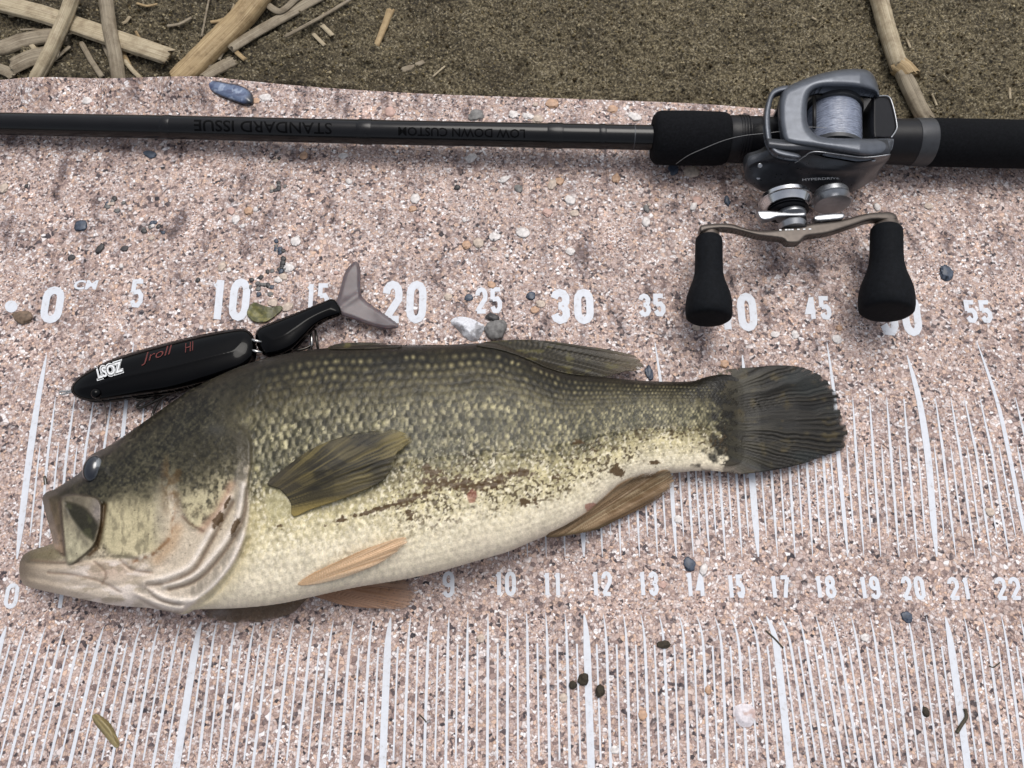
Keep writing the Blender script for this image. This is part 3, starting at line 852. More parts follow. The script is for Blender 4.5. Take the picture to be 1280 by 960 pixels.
HSEL = 340
def fish_detail(px, py, sd):
    """relief in metres: plates of the head, ridges of the gill membrane, scales"""
    d = np.zeros(px.shape)
    h = px < HSEL
    x, y = px[h], py[h]
    dd = np.zeros(x.shape)
    def plate(poly, hgt, soft): return hgt * sstep(-soft, soft, sdf(x, y, [poly]))
    gc = plate(GILLCOVER, .0018, 4) * sstep(505, 560, y)
    dd += gc
    dd += plate(OPERC, .0010, 5) * sstep(590, 640, y) + plate(CHEEK, .0013, 4) + plate(MAXILLA, .0022, 2.2) + plate(LIP, .0014, 3)
    dd -= plate(MAXWIN, .0013, 2.5)
    for r in RIDGES:
        dd += .0016 * gauss_line(x, y, r, 4.2) - .0014 * gauss_line(x, y, r + np.array([5, 6]), 3.0)
    dd -= .0013 * gauss_line(x, y, JAWLINE, 2.4)
    dd -= .0008 * gauss_line(x, y, JAWLOW, 4)
    for cr in ([(60, 716), (95, 719), (128, 728), (150, 740)], [(118, 702), (132, 716), (128, 730)], [(150, 700), (165, 712), (190, 716)]):
        dd -= .0006 * gauss_line(x, y, smooth(cr, 5), 2.2)
    dd -= .0022 * gauss_line(x, y, np.array([(131, 632), (128, 655), (121, 684)]), 3)
    dd += .0030 * np.exp(-(((x - 119) / 22) ** 2 + ((y - 586) / 22) ** 2) * 1.2)
    dd += .0005 * (fbm(x / 7, y / 7, 3, 9) - .5) + .00028 * (fbm(x / 2.6, y / 2.6, 2, 10) - .5) + .0014 * (fbm(x / 26, y / 26, 3, 19) - .5)
    d[h] = dd * sstep(HSEL, HSEL - 24, x)
    fu, fv, rnd = lattice(px, py)
    body = sstep(300, 325, px) * sstep(925, 900, px)
    body *= 1 - sstep(-2, 2, np.where(px < HSEL, 1, -1) * 0.0 - 5)
    sc = np.exp(-((fu * 1.5) ** 2 + (fv * 1.5) ** 2) * 2)
    d += body * ((.00032 * sc + .00030 * (fbm(px / 2.6, py / 3.2, 2, 66) - .5)) + .0009 * (fbm(px / 40, py / 30, 3, 4) - .5))
    d *= sstep(0, 9, sd)
    return d

def fish_ztop(px, py, sd):
    zs, h = fish_base(px, py, sd)
    return zs + h + fish_detail(px, py, sd)

def fish_z_at(px, py):
    """height of the fish's upper skin without the fine relief (for fins lying on it)"""
    px = np.asarray(px, float); py = np.asarray(py, float)
    sd = sdf(px, py, [FISH])
    zs, h = fish_base(px, py, np.maximum(sd, 0))
    return np.where(sd > 0, zs + h, zs), sd

def grad(v, stops):
    p = [s[0] for s in stops]; c = lin(np.array([s[1] for s in stops], float))
    return np.stack([np.interp(v, p, c[:, k]) for k in range(3)], 1)

def mixc(c, col, f): return c * (1 - f[:, None]) + lin(col)[None] * f[:, None]

MUD = [(462, 640, 42, 3.5, -.30), (508, 626, 18, 6, -.25), (540, 589, 13, 6, .2), (560, 603, 26, 8, .05), (600, 607, 26, 6, -.1), (624, 600, 11, 7, -.6), (582, 611, 9, 6, .3), (657, 627, 6, 4.5, 0), (669, 626, 5, 6, 0),
       (351, 658, 4.5, 4, 0), (722, 553, 4.5, 3.5, 0), (743, 563, 5, 3.5, 0), (512, 643, 7, 7, .5), (533, 612, 5, 16, .2), (650, 592, 16, 5, 0), (771, 588, 8, 7, .3), (818, 578, 6, 3, 0), (694, 597, 5, 4, 0)]

def fish_color(px, py, sd):
    v = np.clip((py - fback(px)) / (fbelly(px) - fback(px)), 0, 1)
    vn = v + .16 * (fbm(px / 36, py / 16, 5, 21) - .5)
    body = grad(vn, [(0, (46, 43, 31)), (.08, (58, 54, 37)), (.15, (80, 74, 50)), (.24, (112, 106, 78)), (.36, (112, 108, 82)), (.46, (120, 115, 86)), (.55, (156, 148, 108)), (.67, (190, 181, 142)), (.82, (212, 204, 178)), (1, (206, 197, 176))])
    fu, fv, rnd = lattice(px, py)
    rr = fu ** 2 + fv ** 2
    spot = np.exp(-rr * 15)
    # dorsal: pale flecks on dark scales; flank: darker scale centres; lower flank: fine dark edges
    w1 = sstep(.02, .05, v) * sstep(.26, .12, v) * sstep(300, 420, px)
    body = mixc(body, (158, 150, 112), w1 * spot * (.1 + .8 * rnd))
    w1b = sstep(.30, .1, v)
    body = mixc(body, (28, 26, 17), w1b * .55 * sstep(.14, .3, rr) * (.4 + .6 * rnd))
    w2 = sstep(.16, .3, v) * sstep(.66, .5, v)
    edge = np.exp(-((fu + .28) ** 2 * 5 + fv ** 2 * 4))
    body = mixc(body, (62, 61, 46), w2 * np.clip(edge * 1.0 * (.25 + 1.0 * rnd), 0, .85))
    rim_ = np.exp(-((fu - .30) ** 2 * 14 + fv ** 2 * 3))
    body = mixc(body, (200, 192, 154), w2 * rim_ * .55 * sstep(.15, .3, v) * (1.15 - rnd))
    body = mixc(body, (196, 190, 140), w2 * spot * .4 * (1 - rnd))
    w3 = sstep(.5, .62, v)
    body = mixc(body, (232, 226, 196), w3 * spot * .45 * rnd)
    body = mixc(body, (176, 166, 120), w3 * .35 * np.exp(-((fu + .4) ** 2 * 12)) * sstep(1.0, .7, v))
    blot = sstep(.52, .68, fbm(px / 20, py / 34, 4, 33)) * sstep(.3, .42, v) * sstep(.58, .46, v)
    body = mixc(body, (92, 92, 70), blot * .6)
    # mottled skin: fine light and dark grain, stronger on the flank
    gr = fbm(px / 3.4, py / 4.6, 3, 81) - .5
    st_ = fbm(px / 4.5, py / 15, 3, 83) - .5
    amp_ = np.interp(v, [0, .2, .5, .8, 1], [.9, 1.3, 1.1, .55, .25])
    body = body * np.clip(1 + amp_ * (1.0 * gr + .55 * st_), .35, 1.8)[:, None]
    body = mixc(body, (226, 220, 196), .75 * sstep(.60, .74, rnoise(px / 2.4, py / 3.0, 87)) * sstep(.35, .6, v) * sstep(1.0, .85, v) * (.35 + .65 * rnd))  # sparkle of the scales painted in as pale flecks
    body = mixc(body, (66, 66, 48), .7 * sstep(.64, .76, rnoise(px / 2.6, py / 3.8, 89)) * sstep(.12, .25, v) * sstep(.6, .46, v))
    # lateral line
    lat = fback(px) + (fbelly(px) - fback(px)) * np.interp(px, [310, 500, 700, 900], [.27, .30, .40, .5])
    body = mixc(body, (70, 66, 44), .35 * np.exp(-((py - lat) / 1.6) ** 2) * sstep(320, 360, px))
    # darker peduncle towards the tail
    body = mixc(body, (44, 41, 33), .95 * sstep(880, 915, px + 90 * (fbm(px / 9, py / 9, 4, 3) - .5) + 10 * np.abs(v - .5)))
    body = mixc(body, (178, 166, 150), .5 * sstep(.9, 1, v) * sstep(600, 760, px))
    # speckles of soil
    spk = sstep(.62, .72, rnoise(px / 2.6, py / 2.5, 8)) * sstep(.34, .54, fbm(px / 34, py / 20, 3, 12) + .2 * np.exp(-((px - 580) / 90) ** 2 - ((py - 600) / 16) ** 2)) * sstep(.44, .54, v) * sstep(.9, .74, v) * sstep(440, 560, px)
    body = mixc(body, (92, 74, 44), spk * .85)
    spk2 = sstep(.80, .86, rnoise(px / 2.1, py / 2.1, 28)) * sstep(.42, .5, v) * sstep(430, 520, px) * sstep(.85, .7, v)
    body = mixc(body, (78, 64, 34), spk2 * .8)
    body = mixc(body, (172, 166, 126), .6 * sstep(1.3, .6, ((px - 350) / 17) ** 2 + ((py - 632) / 20) ** 2 + .8 * (gr * 2)))
    # ---- head
    hv = np.clip(v + .10 * (fbm(px / 22, py / 22, 4, 5) - .5), 0, 1)
    head = grad(hv, [(0, (56, 53, 40)), (.2, (72, 69, 52)), (.34, (90, 86, 66)), (.45, (112, 106, 82)), (.60, (160, 151, 122)), (.8, (196, 185, 166)), (1, (206, 198, 188))])
    hs_ = px < HSEL
    x, y = px[hs_], py[hs_]; hc = head[hs_]
    P = lambda poly, soft=2.5: sstep(-soft, soft, sdf(x, y, [poly]))
    vein = np.abs(fbm(x / 9, y / 9, 4, 41) - .5)
    hc = mixc(hc, (120, 115, 92), .25 * sstep(.04, 0.0, vein) * sstep(700, 600, y))
    hc = hc * np.clip(1 + 2.2 * sstep(760, 640, y) * (fbm(x / 2.6, y / 2.8, 3, 46) - .5) + 1.1 * sstep(760, 640, y) * (fbm((x + y) / 5, (y - x) / 22, 3, 47) - .5), .4, 1.7)[:, None]
    ck = P(CHEEK, 4)
    hc = mixc(hc, (192, 183, 148), ck * .85 * sstep(608, 645, y + 25 * (fbm(x / 14, y / 14, 3, 6) - .5)))
    hc = mixc(hc, (112, 106, 84), ck * .5 * sstep(.45, .7, fbm(x / 4, y / 9, 4, 44)))
    hc = mixc(hc, (132, 128, 112), ck * .6 * np.exp(-(((x - 200) / 8) ** 2 + ((y - 645) / 26) ** 2)))
    op = P(OPERC, 4)
    hc = mixc(hc, (62, 58, 42), op * .45 * sstep(640, 590, y))
    hc = mixc(hc, (190, 182, 148), op * .8 * sstep(.40, .62, fbm(x / 5, y / 6, 3, 45)) * sstep(575, 625, y + (x - 260) * .5))
    mem = P(GILLCOVER, 2) * (1 - op) * sstep(560, 640, y + (x - 260) * .35) * sstep(185, 215, x)
    hc = mixc(hc, (196, 184, 164), mem * .75)
    hc = mixc(hc, (142, 136, 122), sstep(6, 0, np.abs(sdf(x, y, [GILLCOVER]) - 10) - 4) * .6 * sstep(530, 575, y) * sstep(.25, .6, fbm(x / 4, y / 9, 3, 48)))
    for r in RIDGES:
        hc = mixc(hc, (224, 217, 206), .7 * gauss_line(x, y, r, 4.0))
        hc = mixc(hc, (104, 80, 58), .6 * gauss_line(x, y, r + np.array([5, 6]), 2.2))  # shade between the gill ridges, painted into the skin colour
    hc = mixc(hc, (84, 79, 62), .75 * sstep(34, 8, sdf(x, y, [GILLCOVER])) * sstep(632, 575, y) * sstep(.3, .55, fbm(x / 5, y / 8, 3, 115)))
    # behind the gill edge: yellowish shoulder
    sh = (1 - P(GILLCOVER, 2)) * sstep(30, 4, seg_dist(x, y, GILLEDGE, False))
    hc2 = body[hs_]
    hc2 = mixc(hc2, (184, 172, 128), sh * .4 * sstep(600, 660, y))
    hc2 = mixc(hc2, (84, 76, 48), .7 * sstep(7, 0, seg_dist(x, y, GILLEDGE, False)) * sstep(640, 600, y))
    # jaws and mouth
    jaw = sstep(696, 706, y + np.maximum(x - 150, 0) * .25) * sstep(215, 150, x)
    hc = mixc(hc, (198, 186, 168), jaw * .85)
    hc = mixc(hc, (190, 154, 132), jaw * .35 * np.exp(-(((x - 135) / 34) ** 2 + ((y - 712) / 13) ** 2)))
    hc = mixc(hc, (122, 112, 84), sstep(92, 60, x) * sstep(708, 698, y) * .85 * sstep(672, 680, y))
    hc = mixc(hc, (84, 80, 72), np.exp(-(((x - 26) / 18) ** 2 + ((y - 710) / 20) ** 2)) * .9)
    jn = jaw * sstep(60, 110, x)
    hc = mixc(hc, (158, 146, 124), jn * .6 * sstep(.48, .62, fbm(x / 16, y / 7, 4, 101)))
    hc = mixc(hc, (222, 214, 206), jn * .6 * sstep(.52, .66, fbm(x / 20, y / 8, 4, 103)))
    hc = mixc(hc, (142, 126, 104), jaw * .5 * sstep(120, 40, x + 26 * (fbm(x / 14, y / 10, 3, 105) - .5)))
    for cr in ([(60, 716), (95, 719), (128, 728), (150, 740)], [(118, 702), (132, 716), (128, 730)], [(150, 700), (165, 712), (190, 716)], [(40, 700), (70, 703), (98, 702)]):
        hc = mixc(hc, (132, 108, 88), .5 * gauss_line(x, y, smooth(cr, 5), 1.8))  # shading lines painted along the jaw creases
    mx = P(MAXILLA, 2)
    hc = mixc(hc, (128, 120, 102), mx * .85)
    hc = mixc(hc, (150, 142, 136), mx * .8 * np.exp(-(((x - 122) / 8) ** 2 + ((y - 640) / 16) ** 2)))
    hc = mixc(hc, (172, 167, 140), mx * sstep(640, 690, y + (95 - x) * .6) * .9)
    hc = hc * np.clip(1 + mx * 1.0 * (fbm(x / 5, y / 9, 4, 111) - .5), .6, 1.4)[:, None]
    hc = mixc(hc, (62, 52, 38), .55 * sstep(2.6, .4, np.abs(sdf(x, y, [MAXILLA]))) * sstep(80, 90, x))
    hc = mixc(hc, (58, 56, 38), P(MAXWIN, 3) * .92)
    hc = mixc(hc, (92, 92, 64), P(MAXWIN, 3) * .7 * sstep(.5, .66, fbm(x / 8, y / 8, 3, 113)))
    lp = P(LIP, 2)
    hc = mixc(hc, (112, 98, 76), lp * .9)
    hc = mixc(hc, (160, 138, 116), lp * .7 * sstep(635, 690, y))
    hc = hc * np.clip(1 + lp * .9 * (fbm(x / 4, y / 12, 3, 109) - .5), .6, 1.4)[:, None]
    hc = mixc(hc, (66, 52, 40), .7 * gauss_line(x, y, np.array([(75, 622), (77, 650), (81, 694)]), 2.0))
    hc = mixc(hc, (66, 61, 46), .85 * sstep(634, 616, y) * sstep(96, 74, x))
    hc = mixc(hc, (92, 66, 34), .85 * gauss_line(x, y, np.array([(131, 632), (128, 655), (121, 684), (112, 694)]), 3.2))
    hc = mixc(hc, (140, 96, 50), .75 * gauss_line(x, y, np.array([(215, 618), (217, 655), (210, 676), (190, 694), (168, 702)]), 3.0) * sstep(.35, .6, fbm(x / 5, y / 5, 3, 61)))
    hc = mixc(hc, (186, 150, 108), .5 * gauss_line(x, y, np.array([(222, 660), (214, 682), (196, 700)]), 8))
    hc = mixc(hc, (186, 150, 124), .6 * gauss_line(x, y, np.array([(289, 606), (272, 641), (252, 662)]), 5))
    hc = mixc(hc, (120, 84, 60), .5 * gauss_line(x, y, np.array([(254, 664), (238, 655), (228, 646)]), 2.0))
    hc = mixc(hc, (110, 84, 44), .6 * sstep(.5, .66, fbm(x / 9, y / 14, 4, 71)) * sstep(12, 0, np.abs(x - 215) - 6) * sstep(560, 590, y) * sstep(660, 620, y))
    for (cx, cy, rx, ry) in ((273, 650, 6, 11), (294, 658, 4, 11), (284, 628, 2.5, 8)):
        hc = mixc(hc, (108, 84, 54), .92 * sstep(1.25, .7, ((x - cx + (y - cy) * .45) / rx) ** 2 + ((y - cy) / ry) ** 2 + 2.4 * (fbm(x / 4, y / 4, 3, 107) - .5)))
    hc = mixc(hc, (60, 44, 24), .7 * sstep(.93, .97, vnoise(x / 2.0, y / 2.0, 52)) * sstep(620, 640, y) * sstep(705, 690, y))
    hc = mixc(hc, (96, 96, 90), .45 * np.exp(-(((x - 270) / 12) ** 2 + ((y - 537) / 7) ** 2)))  # grey glare spot on the gill cover, painted in
    hc = mixc(hc, (40, 42, 44), .8 * np.exp(-(((x - 112) / 17) ** 2 + ((y - 586) / 20) ** 2) * 1.4))
    sg_ = sdf(x, y, [GILLCOVER]); sf_ = np.interp(y, [480, 555], [60, 2.5])
    g = sstep(-sf_, sf_, sg_)[:, None]
    g = g * sstep(HSEL, HSEL - 14, x)[:, None]
    body[hs_] = hc * g + hc2 * (1 - g)
    # ---- mud stains and sores
    nz = .55 * fbm(px / 7, py / 7, 4, 77) + .45 * rnoise(px / 2.4, py / 2.4, 78)
    for (cx, cy, rx, ry, a) in MUD:
        u = (px - cx) * math.cos(a) + (py - cy) * math.sin(a); w = -(px - cx) * math.sin(a) + (py - cy) * math.cos(a)
        q = np.sqrt((u / rx) ** 2 + (w / ry) ** 2) + (nz - .5) * 3.0
        body = mixc(body, (104, 80, 48), .92 * sstep(1.05, .75, q))
    for (cx, cy, rx, ry) in ((590, 620, 6, 9), (739, 635, 8, 6.5)):
        q = ((px - cx) / rx) ** 2 + ((py - cy) / ry) ** 2 + (nz - .5) * 1.5
        body = mixc(body, (160, 92, 76), .65 * sstep(1.1, .7, q))
    body = np.clip(body, 0, 1)
    lum = body.mean(1, keepdims=True)
    body = body * np.clip((lum / .42) ** .38, .35, 1.15)
    return np.clip(body * np.array([1.0, .97, .98]), 0, 1)

def fin_part(name, outline, focus, nray, ztop, thick, colors, mat, parent, amp=.0004, seed=0, step=1.3, body_a=1.0, fade=0):
    """fin: thin ribbed sheet whose rays fan out from a focus point"""
    fx, fy = focus
    poly = smooth(outline, 5, True)
    cx, cy = poly.mean(0)
    # frayed rim, most at the free edge
    dd_ = np.hypot(poly[:, 0] - fx, poly[:, 1] - fy); dn_ = (dd_ - dd_.min()) / (dd_.max() - dd_.min())
    dirs = (poly - np.array([fx, fy])) / dd_[:, None]
    rs_ = np.random.RandomState(seed + 40)
    poly = poly + dirs * ((rs_.rand(len(poly)) - .62) * 4.2 * sstep(.55, .95, dn_))[:, None]
    a0 = math.atan2(cy - fy, cx - fx)
    def ang(px, py):
        a = np.arctan2(py - fy, px - fx) - a0
        return (a + math.pi) % (2 * math.pi) - math.pi
    aa = ang(poly[:, 0], poly[:, 1]); lo, hi = aa.min(), aa.max()
    dmin, dmax = np.hypot(poly[:, 0] - fx, poly[:, 1] - fy).min(), np.hypot(poly[:, 0] - fx, poly[:, 1] - fy).max()
    def uv(px, py):
        u = (ang(px, py) - lo) / (hi - lo); r = (np.hypot(px - fx, py - fy) - dmin) / (dmax - dmin)
        return u + .03 * (fbm(px / 25, py / 25, 3, seed) - .5), r
    def ray(u, r):
        w = u * nray + 2.2 * (fbm(u * 7, r * .35, 2, seed + 70) - .5)
        return np.abs(np.sin(w * math.pi)) ** .8, sstep(.25, .75, fbm(u * 13, r * 1.6, 3, seed + 71))
    def zt(px, py, sd):
        u, r = uv(px, py)
        rid, str_ = ray(u, r); rid = .5 + (rid - .5) * str_ * 1.5 * sstep(.0, .3, r)
        big = fbm(u * 9 + seed, r * .7, 3, seed + 2) - .5
        return ztop(px, py, u, r) + amp * .7 * (rid - .5) * sstep(0, 3, sd + .5) + amp * 4.5 * big * sstep(.1, .5, r)
    def cf(px, py, sd):
        u, r = uv(px, py)
        rid, str_ = ray(u, r); rid = .62 + (rid - .62) * (.35 + .65 * str_) * sstep(.0, .25, r)
        c = colors(px, py, u, r, rid, sd)
        fr = sstep(.30, .70, vnoise(u * nray * 1.6, r * 2.5, seed + 80))
        al = body_a * (1 - .9 * sstep(7, 0, sd) * sstep(.55, .85, r) * fr) * (1 - .35 * (1 - rid) * sstep(.3, .9, r))
        if fade: al = al * sstep(fade, fade + 26, px + 80 * (fbm(px / 7, py / 7, 4, 121) - .5))
        return np.concatenate([c, al[:, None]], 1)
    return relief(name, [poly], step, zt, lambda px, py, s, z: z - thick, mat, parent, cf)

def build_fish():
    t0 = G(480, 600, 0)
    mskin = mat_col('fish_skin', .30, .2, .5, 1300, coat=.22)
    mfin = mat_col('fish_fin', .36, .25, .3, 1500, trans=1)
    mfin_t = mat_col('fish_fin_thin', .4, .4, .3, 1500, trans=.42)
    def zb(px, py, s, zt):
        zs, h = fish_base(px, py, s)
        return np.maximum(zs - .86 * h, mz_px(px, py) + .0003)
    root = empty('largemouth_bass', (float(t0[0]), float(t0[1]), 0), 'olive green bass lying on its side on the pink ruler mat', 'fish')
    kids = []
    kids.append(relief('body', [FISH], 1.2, fish_ztop, zb, mskin, None, fish_color))
    # tail
    def tail_z(px, py, u, r):
        z, s_ = fish_z_at(px, py)
        b_ = np.interp(px, [885, 930, 950, 1000, 1060], [.0108, .0104, .0100, .0074, .0032])
        return np.maximum(b_, (z + .0003) * sstep(-8, 8, s_))
    def tail_c(px, py, u, r, rid, sd):
        c = np.tile(lin((30, 28, 24)), (len(px), 1))
        c = mixc(c, (58, 53, 44), .5 * rid ** 6)
        c = mixc(c, (18, 18, 17), .6 * (1 - rid) ** 2)
        c = mixc(c, (10, 10, 10), .9 * sstep(.60, .72, fbm(u * 11, r * .6, 2, 61)) * sstep(.15, .4, r))
        c = mixc(c, (84, 74, 48), .6 * sstep(.60, .8, fbm(px / 13, py / 9, 5, 15)))
        c = mixc(c, (44, 50, 50), .5 * sstep(.5, .7, fbm(u * 14, r * 1.5, 2, 6)))
        c = mixc(c, (104, 92, 64), .7 * sstep(930, 895, px) * sstep(540, 470, py))
        c = mixc(c, (104, 90, 80), .85 * sstep(.84, .99, u))
        c = mixc(c, (62, 58, 44), .6 * sstep(.5, .7, fbm(u * 30, r * 2, 2, 141)) * sstep(990, 930, px))
        c = mixc(c, (50, 47, 37), .55 * sstep(955, 915, px + 40 * (fbm(px / 8, py / 8, 3, 9) - .5)))
        return c
    kids.append(fin_part('tail_fin', [(880, 470), (905, 462.5), (942, 459), (975, 456.5), (1005, 459.5), (1025, 469), (1040, 482), (1047, 496), (1048, 509), (1051, 515), (1056, 532), (1059.5, 547.5), (1056, 560), (1042, 566), (1005, 579), (975, 586), (942, 591), (915, 592), (900, 585), (896, 560), (900, 520), (895, 490)],
                         (800, 528), 46, tail_z, .0009, tail_c, mfin, None, .0007, 2, 1.3, 1.0, 892))
    # soft dorsal, folded back along the spine
    def dors_z(px, py, u, r):
        z, s = fish_z_at(px, py); return z + np.where(s > 0, .0008, 0.0) - .0002 * np.minimum(np.maximum(-s, 0), 20)
    def dors_c(px, py, u, r, rid, sd):
        c = np.tile(lin((40, 37, 29)), (len(px), 1))
        c = mixc(c, (86, 78, 62), .55 * rid ** 4); c = mixc(c, (26, 25, 22), .7 * (1 - rid) ** 2)
        c = mixc(c, (104, 94, 78), .7 * sstep(735, 800, px))
        c = mixc(c, (94, 88, 52), .6 * sstep(.6, .75, fbm(px / 12, py / 5, 3, 25)) )
        return c
    kids.append(fin_part('dorsal_fin', [(596, 432), (606, 427.5), (620, 426), (655, 424.5), (692, 427), (730, 432.5), (761, 437), (792, 444.5), (803, 454), (801, 461), (780, 465), (760, 471), (739, 470), (711, 467), (683, 459), (655, 447), (625, 437)],
                         (470, 392), 22, dors_z, .0008, dors_c, mfin, None, .0006, 4))
    # folded spiny dorsal: low dark ridge
    kids.append(fin_part('spiny_dorsal_fin', [(412, 436), (420, 430), (445, 428), (475, 428.5), (500, 430.5), (500, 434), (460, 436)], (300, 440), 3, dors_z, .0007, dors_c, mfin, None, .0004, 5))
    # anal fin
    def anal_z(px, py, u, r): 
        z, s = fish_z_at(px, py); return np.maximum(np.where(s > 0, z + .0004, z) - .00022 * np.maximum(-s, 0), .0018)
    def anal_c(px, py, u, r, rid, sd):
        c = np.tile(lin((150, 126, 98)), (len(px), 1))
        c = mixc(c, (190, 172, 140), .8 * sstep(.5, .7, fbm(u * 22, r * 1.5, 2, 131))); c = mixc(c, (78, 58, 38), .75 * sstep(.52, .7, fbm(u * 20, r * 1.2, 2, 133))); c = mixc(c, (84, 66, 38), .65 * (1 - rid) ** 1.5)
        c = mixc(c, (96, 70, 40), .6 * sstep(.35, .15, np.abs(u - .62)) * sstep(.4, .7, fbm(px / 18, py / 9, 3, 2)))
        c = mixc(c, (176, 136, 92), .5 * sstep(.25, .0, u))
        c = mixc(c, (58, 48, 30), .7 * sstep(5, 1, sd) * sstep(640, 655, py))
        return c
    kids.append(fin_part('anal_fin', [(834, 588), (842, 601), (834, 615), (811, 631), (771, 650), (749, 661), (717, 668), (688, 672), (684, 668), (706, 657), (732, 641), (755, 622), (776, 604), (800, 594)],
                         (600, 735), 24, anal_z, .0009, anal_c, mfin, None, .0007, 6))
    # near pectoral fin lying on the flank
    def pec_z(px, py, u, r):
        z, s = fish_z_at(px, py); return z + .0012 + .0032 * sstep(0, .5, r) * (1 - .3 * r)
    def pec_c(px, py, u, r, rid, sd):
        c = np.tile(lin((78, 70, 46)), (len(px), 1))
        c = mixc(c, (40, 37, 29), .9 * sstep(.36, .56, fbm(px / 26, py / 16, 3, 11)) * sstep(.92, .55, u))
        c = mixc(c, (112, 100, 62), .7 * sstep(.5, .72, fbm(u * 34, r * 2.2, 2, 135))); c = mixc(c, (26, 24, 18), .7 * sstep(.52, .72, fbm(u * 30, r * 1.6, 2, 137)))
        c = mixc(c, (120, 108, 66), .4 * rid ** 4 * sstep(.3, .7, fbm(px / 20, py / 12, 2, 14)))
        c = mixc(c, (34, 30, 22), .6 * (1 - rid) ** 2)
        c = mixc(c, (148, 130, 76), .75 * sstep(.72, .95, u))
        c = mixc(c, (134, 120, 72), .6 * sstep(.75, 1.0, r))
        c = mixc(c, (62, 56, 46), .6 * sstep(.3, .1, r) * sstep(.7, .3, u))
        return c
    kids.append(fin_part('pectoral_fin', [(334, 604), (358, 583), (388, 562), (423, 547.5), (462, 538.6), (492, 537), (506, 541), (517, 549), (507, 557), (497, 566), (495, 575), (488, 588), (474, 604), (432, 622), (388, 637), (366, 645.5), (363, 628), (350, 612)],
                         (290, 650), 30, pec_z, .0005, pec_c, mfin, None, .00035, 8))
    # fleshy pale base of the pectoral fin
    # near pelvic fin
    def pel_z(px, py, u, r):
        z, s = fish_z_at(px, py); return z + .0008 + .0030 * sstep(0, .6, r)
    def pel_c(px, py, u, r, rid, sd):
        c = np.tile(lin((210, 174, 136)), (len(px), 1))
        c = mixc(c, (232, 208, 178), .6 * rid ** 3); c = mixc(c, (172, 124, 82), .4 * (1 - rid) ** 1.5)
        c = mixc(c, (216, 196, 170), .6 * sstep(.6, 1, u)); c = mixc(c, (178, 130, 84), .5 * sstep(.25, .05, u))
        return c
    kids.append(fin_part('pelvic_fin', [(372, 731), (388, 718), (406, 709), (447, 690), (480, 678), (507, 671), (506, 680), (480, 701), (441, 718), (400, 729.5)], (330, 748), 12, pel_z, .0006, pel_c, mfin, None, .0004, 10, 1.3, .92))
    # far pelvic fin, spread on the mat
    def pel2_z(px, py, u, r): return .0065 - .004 * r
    def pel2_c(px, py, u, r, rid, sd):
        c = np.tile(lin((156, 118, 92)), (len(px), 1))
        c = mixc(c, (190, 152, 122), .6 * rid ** 3); c = mixc(c, (104, 72, 54), .55 * (1 - rid) ** 1.5)
        c = mixc(c, (112, 92, 76), .7 * sstep(.3, .0, u) * sstep(.5, .8, r)); c = mixc(c, (176, 148, 130), .5 * sstep(.75, 1, r))
        return c
    kids.append(fin_part('pelvic_fin', [(390, 742), (410, 751), (435, 757.5), (477, 761), (508, 760), (517, 748), (512, 735), (506, 724), (470, 722), (420, 728)], (340, 720), 18, pel2_z, .0007, pel2_c, mfin_t, None, .0005, 12, 1.3, .72))
    # far pectoral fin, thin and dark under the throat
    def pec2_z(px, py, u, r): return .0045 + 0 * px - .002 * sstep(755, 776, py)
    def pec2_c(px, py, u, r, rid, sd):
        c = np.tile(lin((104, 84, 64)), (len(px), 1))
        c = mixc(c, (116, 98, 80), .5 * rid ** 3); c = mixc(c, (150, 140, 136), .6 * np.exp(-(((px - 275) / 12) ** 2 + ((py - 766) / 5) ** 2)))
        return c
    kids.append(fin_part('pectoral_fin', [(252, 758), (258, 768), (270, 776), (300, 778), (335, 776), (362, 768), (376, 756), (380, 744), (300, 750)], (320, 640), 22, pec2_z, .0006, pec2_c, mfin_t, None, .0004, 14, 1.3, .62))
    # eye
    c = G(114.5, 584, 0.0); e_ = np.array([116.5]), np.array([586.0]); z0 = fish_ztop(e_[0], e_[1], sdf(e_[0], e_[1], [FISH]))
    me = bpy.data.meshes.new('eye'); bm = bmesh.new(); bmesh.ops.create_uvsphere(bm, u_segments=40, v_segments=24, radius=1)
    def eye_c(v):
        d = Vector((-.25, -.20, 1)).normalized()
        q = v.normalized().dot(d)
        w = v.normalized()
        if w.x > .66 and w.y > .0: return (.20, .215, .23)  # pale glare on the cornea, part of the eye colour
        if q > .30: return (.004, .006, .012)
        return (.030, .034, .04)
    cl = bm.verts.layers.float_color.new('Col')
    for v in bm.verts: v[cl] = (*eye_c(v.co), 1)
    for f in bm.faces: f.smooth = True
    bm.to_mesh(me); bm.free()
    meye = mat_col('fish_eye', .12, .6, .0, 1500, coat=.8)
    me.materials.append(meye)
    eye = bpy.data.objects.new('eye', me); COL.objects.link(eye)
    p = G(115.5, 586, float(z0[0]) - .0006)
    eye.location = p; eye.scale = (.0052, .0070, .0036)
    eye.rotation_euler = (0, math.radians(-16), 0)
    kids.append(eye)
    for k in kids: adopt(k, root)
    return root

